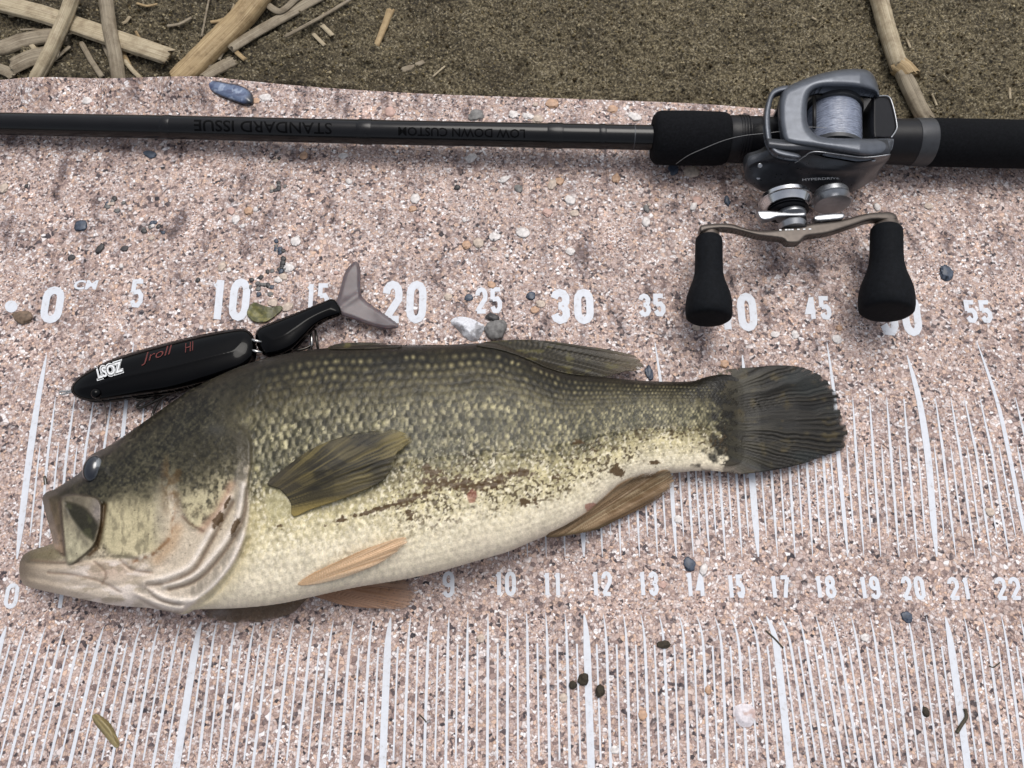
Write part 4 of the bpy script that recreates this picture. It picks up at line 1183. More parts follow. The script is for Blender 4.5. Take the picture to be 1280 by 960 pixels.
# ------------------------------------------------------------------ lure
def build_lure():
    b0 = G(250, 455, 0)
    root = empty('jointed_swimbait', (float(b0[0]), float(b0[1]), 0), 'glossy black jointed fishing lure with grey forked tail lying above the fish', 'lure')
    kids = []
    H = smooth([(88.6, 487), (92, 478), (105.6, 466), (142, 448), (195, 432), (252, 418), (296, 411), (311, 413.5), (318, 424), (319, 436), (316, 449), (304, 462), (284, 470), (250, 480), (212, 489), (162, 496), (120, 501.5), (104, 499.5), (93, 494.5)], 5, True)
    fH = inflate_field([H], 2.0, 900)
    def zt(f, zc, k):
        return lambda px, py, sd: zc + k * f(px, py, sd) * 0.00047
    hz = zt(fH, .0115, .55)
    zb = lambda f, zc, k: (lambda px, py, s, z: np.maximum(zc - k * f(px, py, s) * .00047, mz_px(px, py) + .0003))
    kids.append(relief('front_body', [H], 1.3, hz, zb(fH, .0115, .85), M['glossblack']))
    Rr = smooth([(320, 427), (319.5, 417), (325, 409), (349, 399), (382, 386), (408, 375.5), (416, 374), (421, 378), (426, 387), (424.5, 393), (408, 399), (393, 408), (380, 422), (366, 436), (349, 444), (333, 445), (324, 438)], 5, True)
    fR = inflate_field([Rr], 2.0, 700)
    rz = zt(fR, .0105, .55)
    kids.append(relief('rear_body', [Rr], 1.3, rz, zb(fR, .0105, .85), M['glossblack']))
    # soft forked tail
    TL = smooth([(417, 381), (421, 374), (425, 362), (431, 341), (440, 329), (447, 327.5), (450, 337), (451, 366), (458, 376), (477, 390), (496, 404), (495, 409.5), (477, 410), (456, 404), (440, 397.5), (424, 392)], 5, True)
    m, t, b = new_mat('soft_tail')
    tc = N(t, 'ShaderNodeTexCoord'); n = N(t, 'ShaderNodeTexNoise', i_Scale=160.0, i_Detail=4.0); t.links.new(tc.outputs['Object'], n.inputs['Vector'])
    r = ramp(t, [(.35, (.095, .070, .080)), (.65, (.135, .108, .116))]); t.links.new(n.outputs['Fac'], r.inputs[0]); t.links.new(r.outputs[0], b.inputs['Base Color'])
    b.inputs['Roughness'].default_value = .35; b.inputs['Subsurface Weight'].default_value = .2; b.inputs['Subsurface Scale'].default_value = .003
    tr = N(t, 'ShaderNodeBsdfTransparent'); ms = N(t, 'ShaderNodeMixShader'); ms.inputs[0].default_value = .22
    t.links.new(b.outputs[0], ms.inputs[1]); t.links.new(tr.outputs[0], ms.inputs[2]); t.links.new(ms.outputs[0], t.nodes['Material Output'].inputs[0])
    ridge = np.array([(424, 384), (450, 367)])
    def tz(px, py, sd): return .0068 + .0022 * sstep(470, 425, px) + .0006 * np.exp(-(seg_dist(px, py, ridge, False) / 5) ** 2) - .0008 * sstep(4, 0, sd) + .0016 * sstep(370, 330, py)
    kids.append(relief('tail_fin', [TL], 1.3, tz, lambda px, py, s, z: z - .0012, m))
    # markings
    hzz = lambda a, b_: hz(a, b_, sdf(a, b_, [H]))
    lp = word('LSOZ', 137, 462.5, 38, 17.5, -.30, hzz, M['lureprint'], None, 'brand_lettering', bold=.11, shear=.1, lift=.0004)
    lb = word('LSOZ', 137, 462.5, 35.5, 14.8, -.30, hzz, M['rodtext'], None, 'brand_lettering_outline', bold=.062, shear=.1, lift=.0007)
    kids.append(word('LSOZ', 137, 462.5, 33.5, 13, -.30, hzz, M['lureprint'], None, 'brand_lettering_fill', bold=.03, shear=.1, lift=.0010))
    kids += [lp, lb]
    for (tx, x, y, w, h_, fl) in (('Jroll', 196, 444, 44, 14, False), ('HI', 236.5, 433.5, 14, 11, False)):
        kids.append(word(tx, x, y, w, h_, -.30, lambda a, b_: hz(a, b_, sdf(a, b_, [H])), M['lurered'], None, 'red_lettering', bold=-.005, shear=.45, lift=.0004))
    # eye
    me = bpy.data.meshes.new('eye'); bm = bmesh.new(); bmesh.ops.create_uvsphere(bm, u_segments=24, v_segments=12, radius=.0030)
    for f in bm.faces: f.smooth = True
    bm.to_mesh(me); bm.free(); me.materials.append(M['glossblack'])
    e = bpy.data.objects.new('eye', me); COL.objects.link(e); e.location = G(121, 492, .0155); kids.append(e)
    # hinge wires
    for y in (424, 437):
        kids.append(tube('hinge_wire', [G(312, y, .013), G(319.5, y + 2, .0145), G(328, y + 4, .013)], .0009, M['wire'], None, 8))
    kids.append(tube('line_tie', smooth([G(92, 487, .011), G(84, 489, .011), G(77, 489, .0112), G(75, 491.5, .011), G(78, 493, .0108), G(86, 491, .0108), G(93, 490, .011)], 4), .0006, M['wire'], None, 8))
    # belly plate glimpsed below the black side
    # treble hooks
    def hook(name, eye_px, bends):
        par = None
        for k, b_ in enumerate(bends):
            pts = smooth([G(x, y, z) for x, y, z in [eye_px] + b_], 6)
            rad = np.interp(np.linspace(0, 1, len(pts)), [0, .8, 1], [.0009, .0008, .0001])
            kids.append(tube('hook', pts, rad, M['hook'], None, 8))
    hook('hook', (222, 487, .006), [[(200, 498, .006), (180, 508, .005), (172, 509.5, .005), (173, 505, .006), (182, 500, .008), (190, 499, .008)],
                                    [(206, 494, .005), (196, 506, .004), (191, 518, .003), (192.5, 525, .004), (198, 523, .006)],
                                    [(203, 492, .006), (186, 498, .007), (174, 500, .008), (168, 497, .009), (172, 494, .010)]])
    kids.append(tube('hook', smooth([G(129, 498, .005), G(131, 508, .004), G(132.5, 519, .003), G(133, 529, .0022)], 4), np.linspace(.0007, .0001, 13), M['capring'], None, 8))
    kids.append(tube('hook_hanger', [G(389, 414, .006), G(389.5, 426, .005), G(390, 440, .004)], .0009, M['wire'], None, 8))
    kids.append(tube('hook_hanger', [G(394, 412, .006), G(396, 426, .005), G(398, 440, .004)], .0008, M['hook'], None, 8))
    hook('hook', (392, 430, .004), [[(380, 436, .005), (366, 437, .006), (362, 430, .007), (366, 424, .008), (374, 424, .009)], [(384, 440, .003), (372, 444, .003), (364, 440, .004)]])
    for k in kids: adopt(k, root)

# ------------------------------------------------------------------ rod and reel
def build_rod():
    ZA = .0175
    b0 = G(860, 174, 0)
    root = empty('fishing_rod', (float(b0[0]), float(b0[1]), 0), 'black casting rod with grey baitcasting reel lying across the top of the mat', 'fishing rod')
    kids = []
    axp = lambda x: np.interp(x, [-600, 0, 215, 460, 815, 1160, 1280, 1600], [142, 154.5, 159, 165, 172.2, 178, 180.5, 187])
    za = lambda x: float(np.interp(x, [-900, 0, 815, 1600], [.002, .0100, ZA, ZA]))
    def A(x): return G(x, float(axp(x)), za(x))
    def rr(x, r): return px2m(x, float(axp(x)), za(x), r)
    kids.append(lathe('blank', [(A(x), rr(x, r)) for x, r in [(-900, 9), (-600, 11), (-200, 12.6), (0, 13.4), (210, 14.2), (460, 14.8), (700, 15.0), (822, 15.2)]], M['carbon'], None, 48))
    for x0, x1, r in [(205, 217, 14.7), (448, 466, 15.5), (684, 704, 15.8), (748, 757, 15.7)]:
        kids.append(lathe('thread_wrap', [(A(x0), rr(x0, r - .6)), (A(x0 + 2), rr(x0, r)), (A(x1 - 2), rr(x1, r)), (A(x1), rr(x1, r - .6))], M['wrap'], None, 48))
    kids.append(lathe('trim_ring', [(A(791.5), rr(791, 15.25)), (A(793), rr(793, 15.25))], M['seatring'], None, 48))
    kids.append(lathe('fore_grip', [(A(815), rr(815, 21)), (A(816), rr(815, 27)), (A(819), rr(819, 30.5)), (A(824), rr(824, 32.5)), (A(860), rr(860, 33)), (A(895), rr(895, 32.5)), (A(904), rr(904, 31.5)), (A(908), rr(908, 29.5)), (A(909), rr(909, 27))], M['foam'], None, 56))
    kids.append(lathe('reel_seat', [(A(907), rr(907, 27)), (A(912), rr(912, 28.5)), (A(930), rr(930, 28.5)), (A(932), rr(932, 27.6)), (A(945), rr(945, 28)), (A(990), rr(990, 26)), (A(1080), rr(1080, 26)), (A(1116), rr(1116, 27.5)), (A(1139), rr(1139, 28))], M['seat'], None, 56))
    for x in (920, 923.5, 927, 930.5):
        kids.append(lathe('seat_groove_ring', [(A(x), rr(x, 28.6)), (A(x + .5), rr(x, 29.2)), (A(x + 1.6), rr(x, 29.2)), (A(x + 2.1), rr(x, 28.6))], M['seat'], None, 48))
    kids.append(lathe('lock_ring', [(A(1138), rr(1138, 27.4)), (A(1139), rr(1138, 28.8)), (A(1158), rr(1158, 29.2)), (A(1160), rr(1160, 28.8)), (A(1161), rr(1160, 27))], M['seatring'], None, 56))
    kids.append(lathe('rear_grip', [(A(1159), rr(1159, 26)), (A(1160), rr(1160, 28.6)), (A(1164), rr(1164, 29.2)), (A(1280), rr(1280, 29.4)), (A(1560), rr(1560, 29.5)), (A(1580), rr(1580, 27)), (A(1586), rr(1586, 20))], M['foam'], None, 56))
    # lettering wrapped round the blank (read from the far side)
    def wrap(text, x0, x1, r_px, lo, hi, name):
        V, F, asp = text_pts(text, .01, 0, 7)
        px = x1 - V[:, 0] * (x1 - x0)
        th = np.radians(lo + (hi - lo) * V[:, 1])           # angle from the zenith, towards the viewer positive
        C = np.array([A(x) for x in px]); R = np.array([rr(x, r_px) for x in px]) + .00012
        W = C + np.stack([0 * th, -np.sin(th) * R, np.cos(th) * R], 1)
        kids.append(mesh_np(name, W, F, M['rodtext'], None, False))
    wrap('STANDARD ISSUE', 248, 418, 14.5, -4, 52, 'blank_lettering')
    wrap('LOW DOWN CUSTOM', 500, 656, 15.0, 10, 50, 'blank_lettering')

    # ---------------- reel: part of the assembly, its pieces are sub-parts
    hood_out = [(974, 125), (980, 111), (997, 102), (1022, 93), (1047, 87.5), (1072, 86), (1088, 89.5), (1096, 102), (1099.5, 118), (1097, 120), (1093, 115.5), (1072, 110), (1048, 108.5), (1030, 109), (1017, 112.5), (1010.5, 122), (1008.5, 142), (1011, 158), (1020, 168), (1034, 172), (1063, 173), (1090, 173.5), (1114, 173), (1116.5, 179), (1112, 191), (1095, 195), (1080, 194.5), (1047, 189), (1013, 184), (990, 181), (979, 176), (974.5, 159), (973, 142)]
    HO = smooth(hood_out, 4, True)
    def rim(sd, R): return 1 - np.sqrt(np.clip(1 - (1 - np.clip(sd / R, 0, 1)) ** 2, 0, 1))
    def hood_z(px, py, sd):
        z = .0525 - .000075 * np.maximum(1040 - px, 0) ** 1.0 * .9 - .00010 * np.maximum(px - 1075, 0)
        z = z - .0022 * sstep(1075, 1120, px) * sstep(150, 175, py)
        return z - .0042 * rim(sd, 9)
    reel = relief('baitcasting_reel', [HO], 1.0, hood_z, lambda px, py, s, z: z * 0 + .0425, M['frame'])
    sub = []
    def S(o): sub.append(o); return o
    # interior block under the hood
    IN = smooth([(976, 128), (990, 112), (1030, 100), (1080, 98), (1094, 118), (1096, 150), (1108, 176), (1080, 188), (1010, 178), (982, 170)], 4, True)
    S(relief('inner_frame', [IN], 2.0, lambda px, py, s: .030 + 0 * px, lambda px, py, s, z: z * 0 + .020, M['inner']))
    # level-wind front bar
    FB = [smooth([(986, 106.5), (972, 109), (963, 115), (957.5, 130), (955, 148), (957, 172), (962, 184), (972, 193.5), (998, 198), (998, 192.5), (975, 186), (968, 180), (964.5, 172), (962.5, 148), (964.5, 131), (968, 120), (975, 115.5), (984, 113)], 4, True)]
    S(relief('line_guard_bar', FB, 1.0, lambda px, py, sd: .0470 - .0018 * rim(sd, 3.5), lambda px, py, s, z: z * 0 + .0425, M['frame']))
    # far palm side wall below the hood
    PW = smooth([(976, 128), (982, 114), (1000, 105), (1024, 96), (1050, 91), (1074, 90), (1090, 94), (1096, 108), (1085, 112), (1050, 106), (1015, 110), (1000, 118), (990, 130)], 4, True)
    S(relief('palm_side_plate', [PW], 1.6, lambda px, py, sd: .036 + 0 * px, lambda px, py, s, z: z * 0 + .018, M['plate'], None, None, True))
    # spool and line: cylinder whose axis runs towards the handle
    def AX(x, y, r): p = G(x, y, .0455); p = p.copy(); p[2] -= .0155; return p
    sp = [(118.5, .0140), (119, .0150), (121, .01555), (128, .0157), (150, .0157), (162, .01555), (166, .0150), (166.5, .0140)]
    m, t, b = new_mat('spooled_line')
    tc = N(t, 'ShaderNodeTexCoord'); mp = N(t, 'ShaderNodeMapping'); mp.inputs['Scale'].default_value = (220, 2400, 220)
    t.links.new(tc.outputs['Object'], mp.inputs[0]); n = N(t, 'ShaderNodeTexNoise', i_Scale=1.0, i_Detail=3.0); t.links.new(mp.outputs[0], n.inputs['Vector'])
    r = ramp(t, [(.3, (.07, .085, .13)), (.7, (.33, .37, .47))]); t.links.new(n.outputs['Fac'], r.inputs[0]); t.links.new(r.outputs[0], b.inputs['Base Color'])
    b.inputs['Roughness'].default_value = .25; b.inputs['Specular IOR Level'].default_value = .8
    bp = N(t, 'ShaderNodeBump'); bp.inputs['Strength'].default_value = .8; bp.inputs['Distance'].default_value = .0004; t.links.new(n.outputs['Fac'], bp.inputs['Height']); t.links.new(bp.outputs[0], b.inputs['Normal'])
    S(lathe('spooled_line', [(AX(1055, y, 0), q) for y, q in sp], m, None, 64))
    for y0, y1 in ((112, 119), (166, 172)):
        S(lathe('spool_flange', [(AX(1055, y0, 0), .0158), (AX(1055, y0 + .8, 0), .0166), (AX(1055, y1 - .8, 0), .0166), (AX(1055, y1, 0), .0158)], M['seatring'], None, 64))
    # level-wind pin seen at the left of the spool
    S(tube('level_wind_bar', [G(1018, 121, .040), G(1018, 160, .040)], .0011, M['inner'], None, 10))
    # thumb bar
    TB = smooth([(1092, 122), (1097, 120.5), (1110, 120.5), (1116, 132), (1121, 156), (1119, 164), (1114, 172), (1097, 172), (1092, 168)], 4, True)
    S(relief('thumb_bar', [TB], 1.0, lambda px, py, sd: .0455 - .00012 * np.maximum(px - 1092, 0) - .0009 * rim(sd, 3), lambda px, py, s, z: z * 0 + .030, M['seat']))
    S(tube('thumb_bar_trim', smooth([G(x, y, z) for x, y, z in [(1096, 120.5, .0455), (1110, 120.5, .0440), (1116, 132, .0432), (1121, 156, .0426), (1119.5, 164, .0427), (1114, 172, .0433)]], 5), .00045, M['silver'], None, 8))
    # handle-side body: lofted wall that slopes down towards the handle
    rows = [(.0475, [(960, 184), (985, 186), (1010, 187), (1040, 190), (1070, 195), (1095, 196), (1113, 192)]),
            (.0425, [(962, 190), (985, 194), (1010, 193), (1040, 195), (1070, 199), (1095, 199), (1113, 195)]),
            (.0375, [(948, 200), (970, 201), (1000, 203), (1030, 206), (1055, 209), (1085, 206), (1111, 199)]),
            (.0345, [(936, 207), (957, 203.5), (990, 207), (1025, 212), (1056, 214), (1083, 211), (1108, 203)]),
            (.0290, [(931, 216), (952, 217), (988, 216), (1024, 218), (1058, 220), (1078, 220), (1104, 208)]),
            (.0230, [(932, 226), (950, 231), (986, 228), (1022, 229), (1058, 230), (1072, 230), (1100, 214)]),
            (.0160, [(940, 232), (956, 240), (986, 242), (1020, 242), (1050, 241), (1070, 238), (1096, 222)])]
    front = []
    for z, pts in rows:
        q = smooth(pts, 5); front.append(G(q[:, 0], q[:, 1], z))
    front = np.array(front)
    # densify down the wall
    dn = np.array([smooth(front[:, j], 4) for j in range(front.shape[1])]).transpose(1, 0, 2)
    nr, nc, _ = dn.shape
    back = dn.copy(); back[:, :, 1] = np.maximum(dn[:, :, 1] + .006, G(1040, 178, .045)[1])
    V = np.concatenate([dn.reshape(-1, 3), back.reshape(-1, 3)]); nn = nr * nc
    i = np.arange(nn).reshape(nr, nc)
    F = [np.stack([i[1:, :-1], i[1:, 1:], i[:-1, 1:], i[:-1, :-1]], -1).reshape(-1, 4)]
    F.append(F[0][:, ::-1] + nn)
    loop = np.concatenate([i[0], i[1:, -1], i[-1, ::-1][1:], i[::-1, 0][1:-1]])
    l2 = np.roll(loop, -1)
    F.append(np.stack([loop, l2, l2 + nn, loop + nn], 1))
    S(mesh_np('handle_side_plate', V, np.concatenate(F), M['plate']))
    S(tube('accent_line', smooth([G(x, y, z) for x, y, z in [(993, 203.5, .0385), (1004, 196, .0428), (1017, 189.5, .0475), (1047, 192.5, .0475), (1080, 196.5, .0477), (1112, 193, .0477)]], 5) + np.array([0, -.0004, .0004]), .00035, M['silver'], None, 8))
    for (x, y, z) in ((950, 207, .0365), (1092, 199.5, .0415), (948, 222, .0265)):
        p = G(x, y, z); d = np.array([0, -.55, .83])
        S(lathe('screw', [(p - d * .001, .0013), (p + d * .0003, .0013), (p + d * .0005, .0010)], M['silver'], None, 16))
    # lettering strip
    o = word('HYPERDRIVE', 1026, 223.5, 46, 3.0, -.05, lambda a, b_: np.interp(b_, [219, 230], [.0275, .0235]) + .0006, M['lureprint'], None, 'reel_lettering', lift=.0003)
    S(o)
    # drag hub, star drag, tension knob: turned around axes pointing to the viewer's side
    def axis_pt(x, y, r_px, ztop_):
        p = G(x, y, ztop_); r = px2m(x, y, ztop_, r_px)
        p = p.copy(); p[2] -= r; return p, r
    zt_ = .036
    def turned(name, x, prof, ztop0, mat):
        r0 = max(r for _, r in prof); base = None; out_ = []
        y_ref = prof[0][0]
        pm = G(x, y_ref, ztop0); R0 = px2m(x, y_ref, ztop0, r0); zc = ztop0 - R0
        for y, r in prof:
            R = px2m(x, y, zc + px2m(x, y, ztop0, r), r)
            q = G(x, y, zc + R); out_.append((np.array([pm[0], q[1], zc]), R))
        out_.sort(key=lambda e: -e[0][1])
        # keep the stations strictly ordered along the axis
        return S(lathe(name, out_, mat, None, 56))
    turned('drag_base_ring', 992, [(229, 29), (230, 33), (234, 33.5), (235.5, 32)], .0395, M['chrome'])
    turned('drag_hub', 992, [(236, 31), (238, 30), (246, 27), (248, 25)], .0385, M['chrome'])
    turned('drag_washer', 993, [(249, 24.5), (249.6, 26), (252, 26), (253, 22)], .0370, M['seat'])
    turned('drag_collar', 994, [(252, 17), (252.5, 18.5), (256, 18.5), (256.6, 17.5), (257.2, 18.5), (261, 18.5), (262, 17)], .0335, M['silver'])
    turned('handle_nut', 996, [(271, 16), (272, 17.5), (279, 17.5), (280, 15)], .0325, M['silver'])
    turned('handle_shaft', 996, [(240, 12), (281, 12)], .0300, M['seat'])
    turned('tension_knob', 1047, [(228, 19), (229, 21), (234, 21.5), (235, 20.5), (236, 22), (244, 22), (245.5, 20), (246, 15)], .0360, M['silver'])
    LA = smooth([(947, 266), (950, 263.5), (975, 264), (1004.5, 264.5), (1007, 268), (1004, 270), (974, 270.5), (963, 274), (952, 274)], 4, True)
    RA = smooth([(1019, 269.5), (1037, 267), (1053, 266.5), (1056, 269), (1053, 273), (1037, 275), (1020, 275.5)], 4, True)
    for nm, pl in (('star_drag_arm', LA), ('star_drag_arm', RA)):
        S(relief(nm, [pl], .9, lambda px, py, sd: .0305 - .0006 * rim(sd, 2), lambda px, py, s, z: z * 0 + .0265, M['silver']))
    HA = smooth([(874.5, 287), (877, 281.5), (895, 279.5), (915, 280), (930, 285), (947.5, 288), (968, 287.5), (990, 284), (1015, 279.5), (1052, 275), (1080, 267.5), (1105, 265.3), (1117, 266.5), (1121, 271), (1118, 275), (1090, 274.5), (1065, 282), (1035, 291.5), (1010, 295), (1004, 299), (998, 303.5), (984, 303.5), (977, 298.5), (947.5, 294.5), (922.5, 288), (902.5, 285.5), (884, 287.5), (877, 290)], 4, True)
    S(relief('handle_arm', [HA], 1.0, lambda px, py, sd: .0290 - .0010 * rim(sd, 3.5), lambda px, py, s, z: z * 0 + .0235, M['bronze']))
    o = word('- --- - - -', 994, 286.8, 40, 1.5, -.03, lambda a, b_: .0290 + 0 * a, M['lureprint'], None, 'handle_lettering', lift=.0002)
    S(o)
    def knob(x, prof, collar):
        zc = .0225
        def st(y, r): return (G(x, y, zc), px2m(x, y, zc, r))
        S(lathe('knob_collar', [st(y, r) for y, r in collar], M['capring'], None, 40))
        S(lathe('handle_knob', [st(y, r) for y, r in prof], M['knob'], None, 56, False))
    knob(886, [(297, 12), (297.6, 14.5), (299, 16), (303, 16.6), (330, 17), (342, 17.6), (352, 20), (362, 24), (371, 27), (381, 28.6), (391, 28.8), (396.5, 27.8), (398.5, 25), (399, 20)], [(286, 10), (287, 11), (291, 12), (297, 14), (298, 13)])
    knob(1108, [(285.5, 13), (286.1, 17), (288, 18.6), (292, 19), (318, 19.4), (330, 20.4), (342, 23.5), (353, 28), (362, 31), (372, 32.6), (382, 32.8), (388, 31.8), (390.3, 29), (391, 24)], [(274, 11), (275, 12.5), (280, 14), (285, 16.5), (287, 15.5)])
    # loose line from the spool over the seat
    ln = [(1034, 160, .0455), (1010, 159, .0445), (985, 163, .0440), (958, 166.5, .0435), (930, 169.5, .0405), (905, 175.5, .0370), (880, 185.5, .0320), (860, 194.5, .0255), (845, 205, .0170)]
    S(tube('fishing_line', smooth([G(*p) for p in ln], 6), .00016, M['lureline'], None, 8))
    for k in kids + [reel]: adopt(k, root)
    for s_ in sub:
        s_.parent = reel
        s_.matrix_parent_inverse = Matrix.Identity(4)
    bpy.context.view_layer.update()
    inv = reel.matrix_world.inverted()
    for s_ in sub: s_.matrix_parent_inverse = inv

# ------------------------------------------------------------------ dry reeds and litter on the soil
def stalk(name, pts, wpx, mat, label, flat=1.0, zoff=0.0, seed=0, group=None, taper=1.0, cat='reed'):
    """dry stem: grooved tube along a pixel path lying on the soil"""
    q = smooth(pts, 8); n = len(q)
    p = G(q[:, 0], q[:, 1], -.002)
    base = np.array([soil_z(p[max(0, i - 3):i + 4, 0], p[max(0, i - 3):i + 4, 1]).mean() for i in range(n)])
    base = np.convolve(np.pad(base, 6, mode='edge'), np.ones(13) / 13, 'valid')
    r = np.array([px2m(a, b, 0, wpx / 2) for a, b in q]) * np.linspace(1, taper, n)
    zc = np.maximum(base, -.0045) + r * flat * .75 + zoff
    P = G(q[:, 0], q[:, 1], zc)
    T = np.gradient(P, axis=0); T /= np.linalg.norm(T, axis=1)[:, None]
    L = np.concatenate([[0], np.cumsum(np.linalg.norm(np.diff(P, axis=0), axis=1))])
    sides = 26; rs = np.random.RandomState(seed)
    gro = 1 + .10 * (rs.rand(sides) - .5); gro[rs.randint(sides // 2)] -= .14
    V = []; UV = []
    for i in range(n):
        a = np.cross([0, 0, 1.0], T[i]); a /= np.linalg.norm(a); b = np.cross(T[i], a)
        for k in range(sides):
            th = 2 * math.pi * k / sides
            g = gro[k] * (1 + .07 * (vnoise(k * .9, L[i] * 220, seed) - .5))
            e = 1.0
            if i == 0 or i == n - 1: e = .90 + .16 * rs.rand()
            V.append(P[i] + r[i] * g * e * (math.cos(th) * a + math.sin(th) * flat * b)
                     + (T[i] * (rs.rand() - .5) * r[i] * .9 if (i == 0 or i == n - 1) else 0)); UV.append((k / sides, L[i] * 100 + seed * 3.1))
    F = [(i * sides + k, i * sides + (k + 1) % sides, (i + 1) * sides + (k + 1) % sides, (i + 1) * sides + k) for i in range(n - 1) for k in range(sides)]
    F.append(tuple(range(sides))[::-1]); F.append(tuple((n - 1) * sides + k for k in range(sides)))
    o = mesh_np(name, V, F, mat, None, True, None, UV)
    tag(o, label, cat, group)
    return o

def build_litter():
    g = 'dry reeds lying on the soil'
    sg, sy, sp = M['straw_grey'], M['straw_gold'], M['straw_pale']
    stalk('reed_leaf', [(-40, 58), (0, 60), (28, 51), (60, 45), (88, 46)], 24, sg, 'curled tan leaf sheath under the round crossing stem', .35, 0, 21, g)
    stalk('reed_leaf', [(14, 84), (40, 72), (72, 66)], 26, sg, 'torn fibrous grey leaf scrap under the crossed reed stems', .3, 0, 22, g)
    stalk('reed_leaf', [(-30, 78), (6, 88), (18, 96)], 14, sg, 'bent grey leaf end beside the torn leaf scrap at mat edge', .3, 0.0005, 34, g)
    stalk('reed_leaf', [(-40, -8), (0, 4), (60, 20), (134, 45), (212, 71)], 25, sp, 'long flat pale reed blade with cut end crossing beneath two stems', .28, .0035, 23, g)
    stalk('dry_reed', [(94, -12), (78, 30), (60, 70), (46, 97), (42, 106)], 17, sp, 'smooth straight pale reed stem leaning across the flat blade', .9, np.linspace(.010, -.006, 33), 24, g)
    stalk('dry_reed', [(131, -12), (137, 35), (144, 70), (148, 96), (150, 106)], 17, sg, 'brownish grey reed stem standing beside the flat blade end', .85, np.linspace(.009, -.005, 33), 25, g, 1.05)
    stalk('dry_reed', [(330, -14), (300, 24), (262, 62), (230, 94), (222, 102)], 32, sy, 'thick golden split reed stem running down to the mat edge', .7, np.linspace(.002, -.003, 33), 26, g)
    stalk('reed_leaf', [(410, -10), (360, 18), (318, 42), (288, 61)], 15, sg, 'long grey leaf strip beside the thick golden stem', .35, .0015, 27, g)
    stalk('reed_leaf', [(330, 2), (350, 14), (372, -4)], 9, sg, 'narrow leaf sliver between thick golden stem and grey strip', .4, .003, 35, g)
    stalk('reed_leaf', [(252, 97), (272, 86), (292, 76)], 18, sg, 'short broken leaf scrap at mat edge below the grey strip', .3, 0, 28, g)
    stalk('straw', [(440, -2), (404, 20), (356, 46)], 5, sg, 'long thin grey straw pointing at the leaf strip', .6, .002, 29, g)
    stalk('straw', [(102, 54), (114, 76), (128, 97)], 7, sg, 'short thin straw between the two round stems', .6, .001, 30, g)
    stalk('straw', [(156, 76), (166, 88), (176, 98)], 6, sp, 'tiny straw ending at mat edge beside the brownish stem', .6, .001, 31, g)
    stalk('straw', [(128, 52), (138, 74), (152, 92)], 5, sg, 'tiny straw tucked behind the brownish grey stem', .6, .0, 36, g)
    stalk('straw', [(262, -5), (257, 20), (252, 46)], 2.5, sg, 'hair-thin dark straw above the thick golden stem', .6, .002, 37, g)
    stalk('straw', [(403, 32), (409, 38), (416, 45)], 6, sp, 'pale stubby straw chip near the grey leaf strip', .6, .0005, 38, g)
    stalk('straw', [(392, 43), (399, 50), (406, 57)], 5, sp, 'pale short straw chip beside the stubby one', .6, .0005, 39, g)
    stalk('bark_chip', [(488, 13), (480, 34), (470, 58)], 10, sy, 'tan tapering wood chip lying alone on the soil', .6, 0, 32, g, .7, 'chip')
    stalk('leaf_scrap', [(503, 88), (516, 83), (530, 77)], 10, sg, 'grey curled leaf scrap on the soil near the tan chip', .35, 0, 33, g, .6, 'leaf')
    stalk('straw', [(541, 96), (549, 89), (556, 83)], 2.5, sp, 'fine pale straw on soil beside the curled leaf scrap', .7, .0005, 40, g)
    rs = np.random.RandomState(5)
    for k in range(16):
        x, y = rs.uniform(-5, 300), rs.uniform(4, 90)
        if y > edge_y(x) - 10: y = edge_y(x) - 14
        a_ = rs.uniform(-1.2, 1.2); L_2 = rs.uniform(10, 34)
        dx, dy = math.cos(a_) * L_2, math.sin(a_) * L_2
        y1 = min(y + dy, edge_y(x + dx) - 4)
        stalk('straw', [(x, y), (x + dx * .5, (y + y1) / 2 + rs.uniform(-3, 3)), (x + dx, y1)], rs.uniform(2.5, 7), [sg, sp, sy][k % 3], 'thin broken straw lying among the crossed reed stems', .5, rs.uniform(0, .002), 60 + k, 'broken straws among the crossed reeds')
    # jointed stem at the right
    root = empty('jointed_reed_stem', tuple(float(v) for v in G(1130, 90, -.002)), 'pale jointed reed stem with swollen node ending at the rod grip', 'reed', g)
    a = stalk('upper_stem', [(1092, -25), (1101, 8), (1112, 48), (1124, 84)], 21, sp, None, .9, .001, 41)
    b = stalk('node', [(1122, 82), (1130, 88), (1138, 98)], 25, sy, None, .9, .001, 42)
    c = stalk('lower_stem', [(1128, 90), (1140, 116), (1153, 142), (1160, 152)], 20, sg, None, .9, .001, 43)
    for k in (a, b, c):
        for key in ('label', 'category', 'group'):
            if key in k: del k[key]
        adopt(k, root)
    for (x, y, dx, dy, lab) in ((1134, 50, 4, 10, 'fine straw splinter right of the jointed stem'), (1165, 118, 6, 14, 'thin brown splinter below the jointed stem node'), (1262, 110, 1, 14, 'upright pale splinter on the soil above the rear grip'), (1015, 22, 5, 3, 'pale speck of straw on soil above the reel')):
        stalk('splinter', [(x, y), (x + dx / 2, y + dy / 2), (x + dx, y + dy)], 3, sp, lab, .7, .0005, int(x), 'straw splinters on the soil')

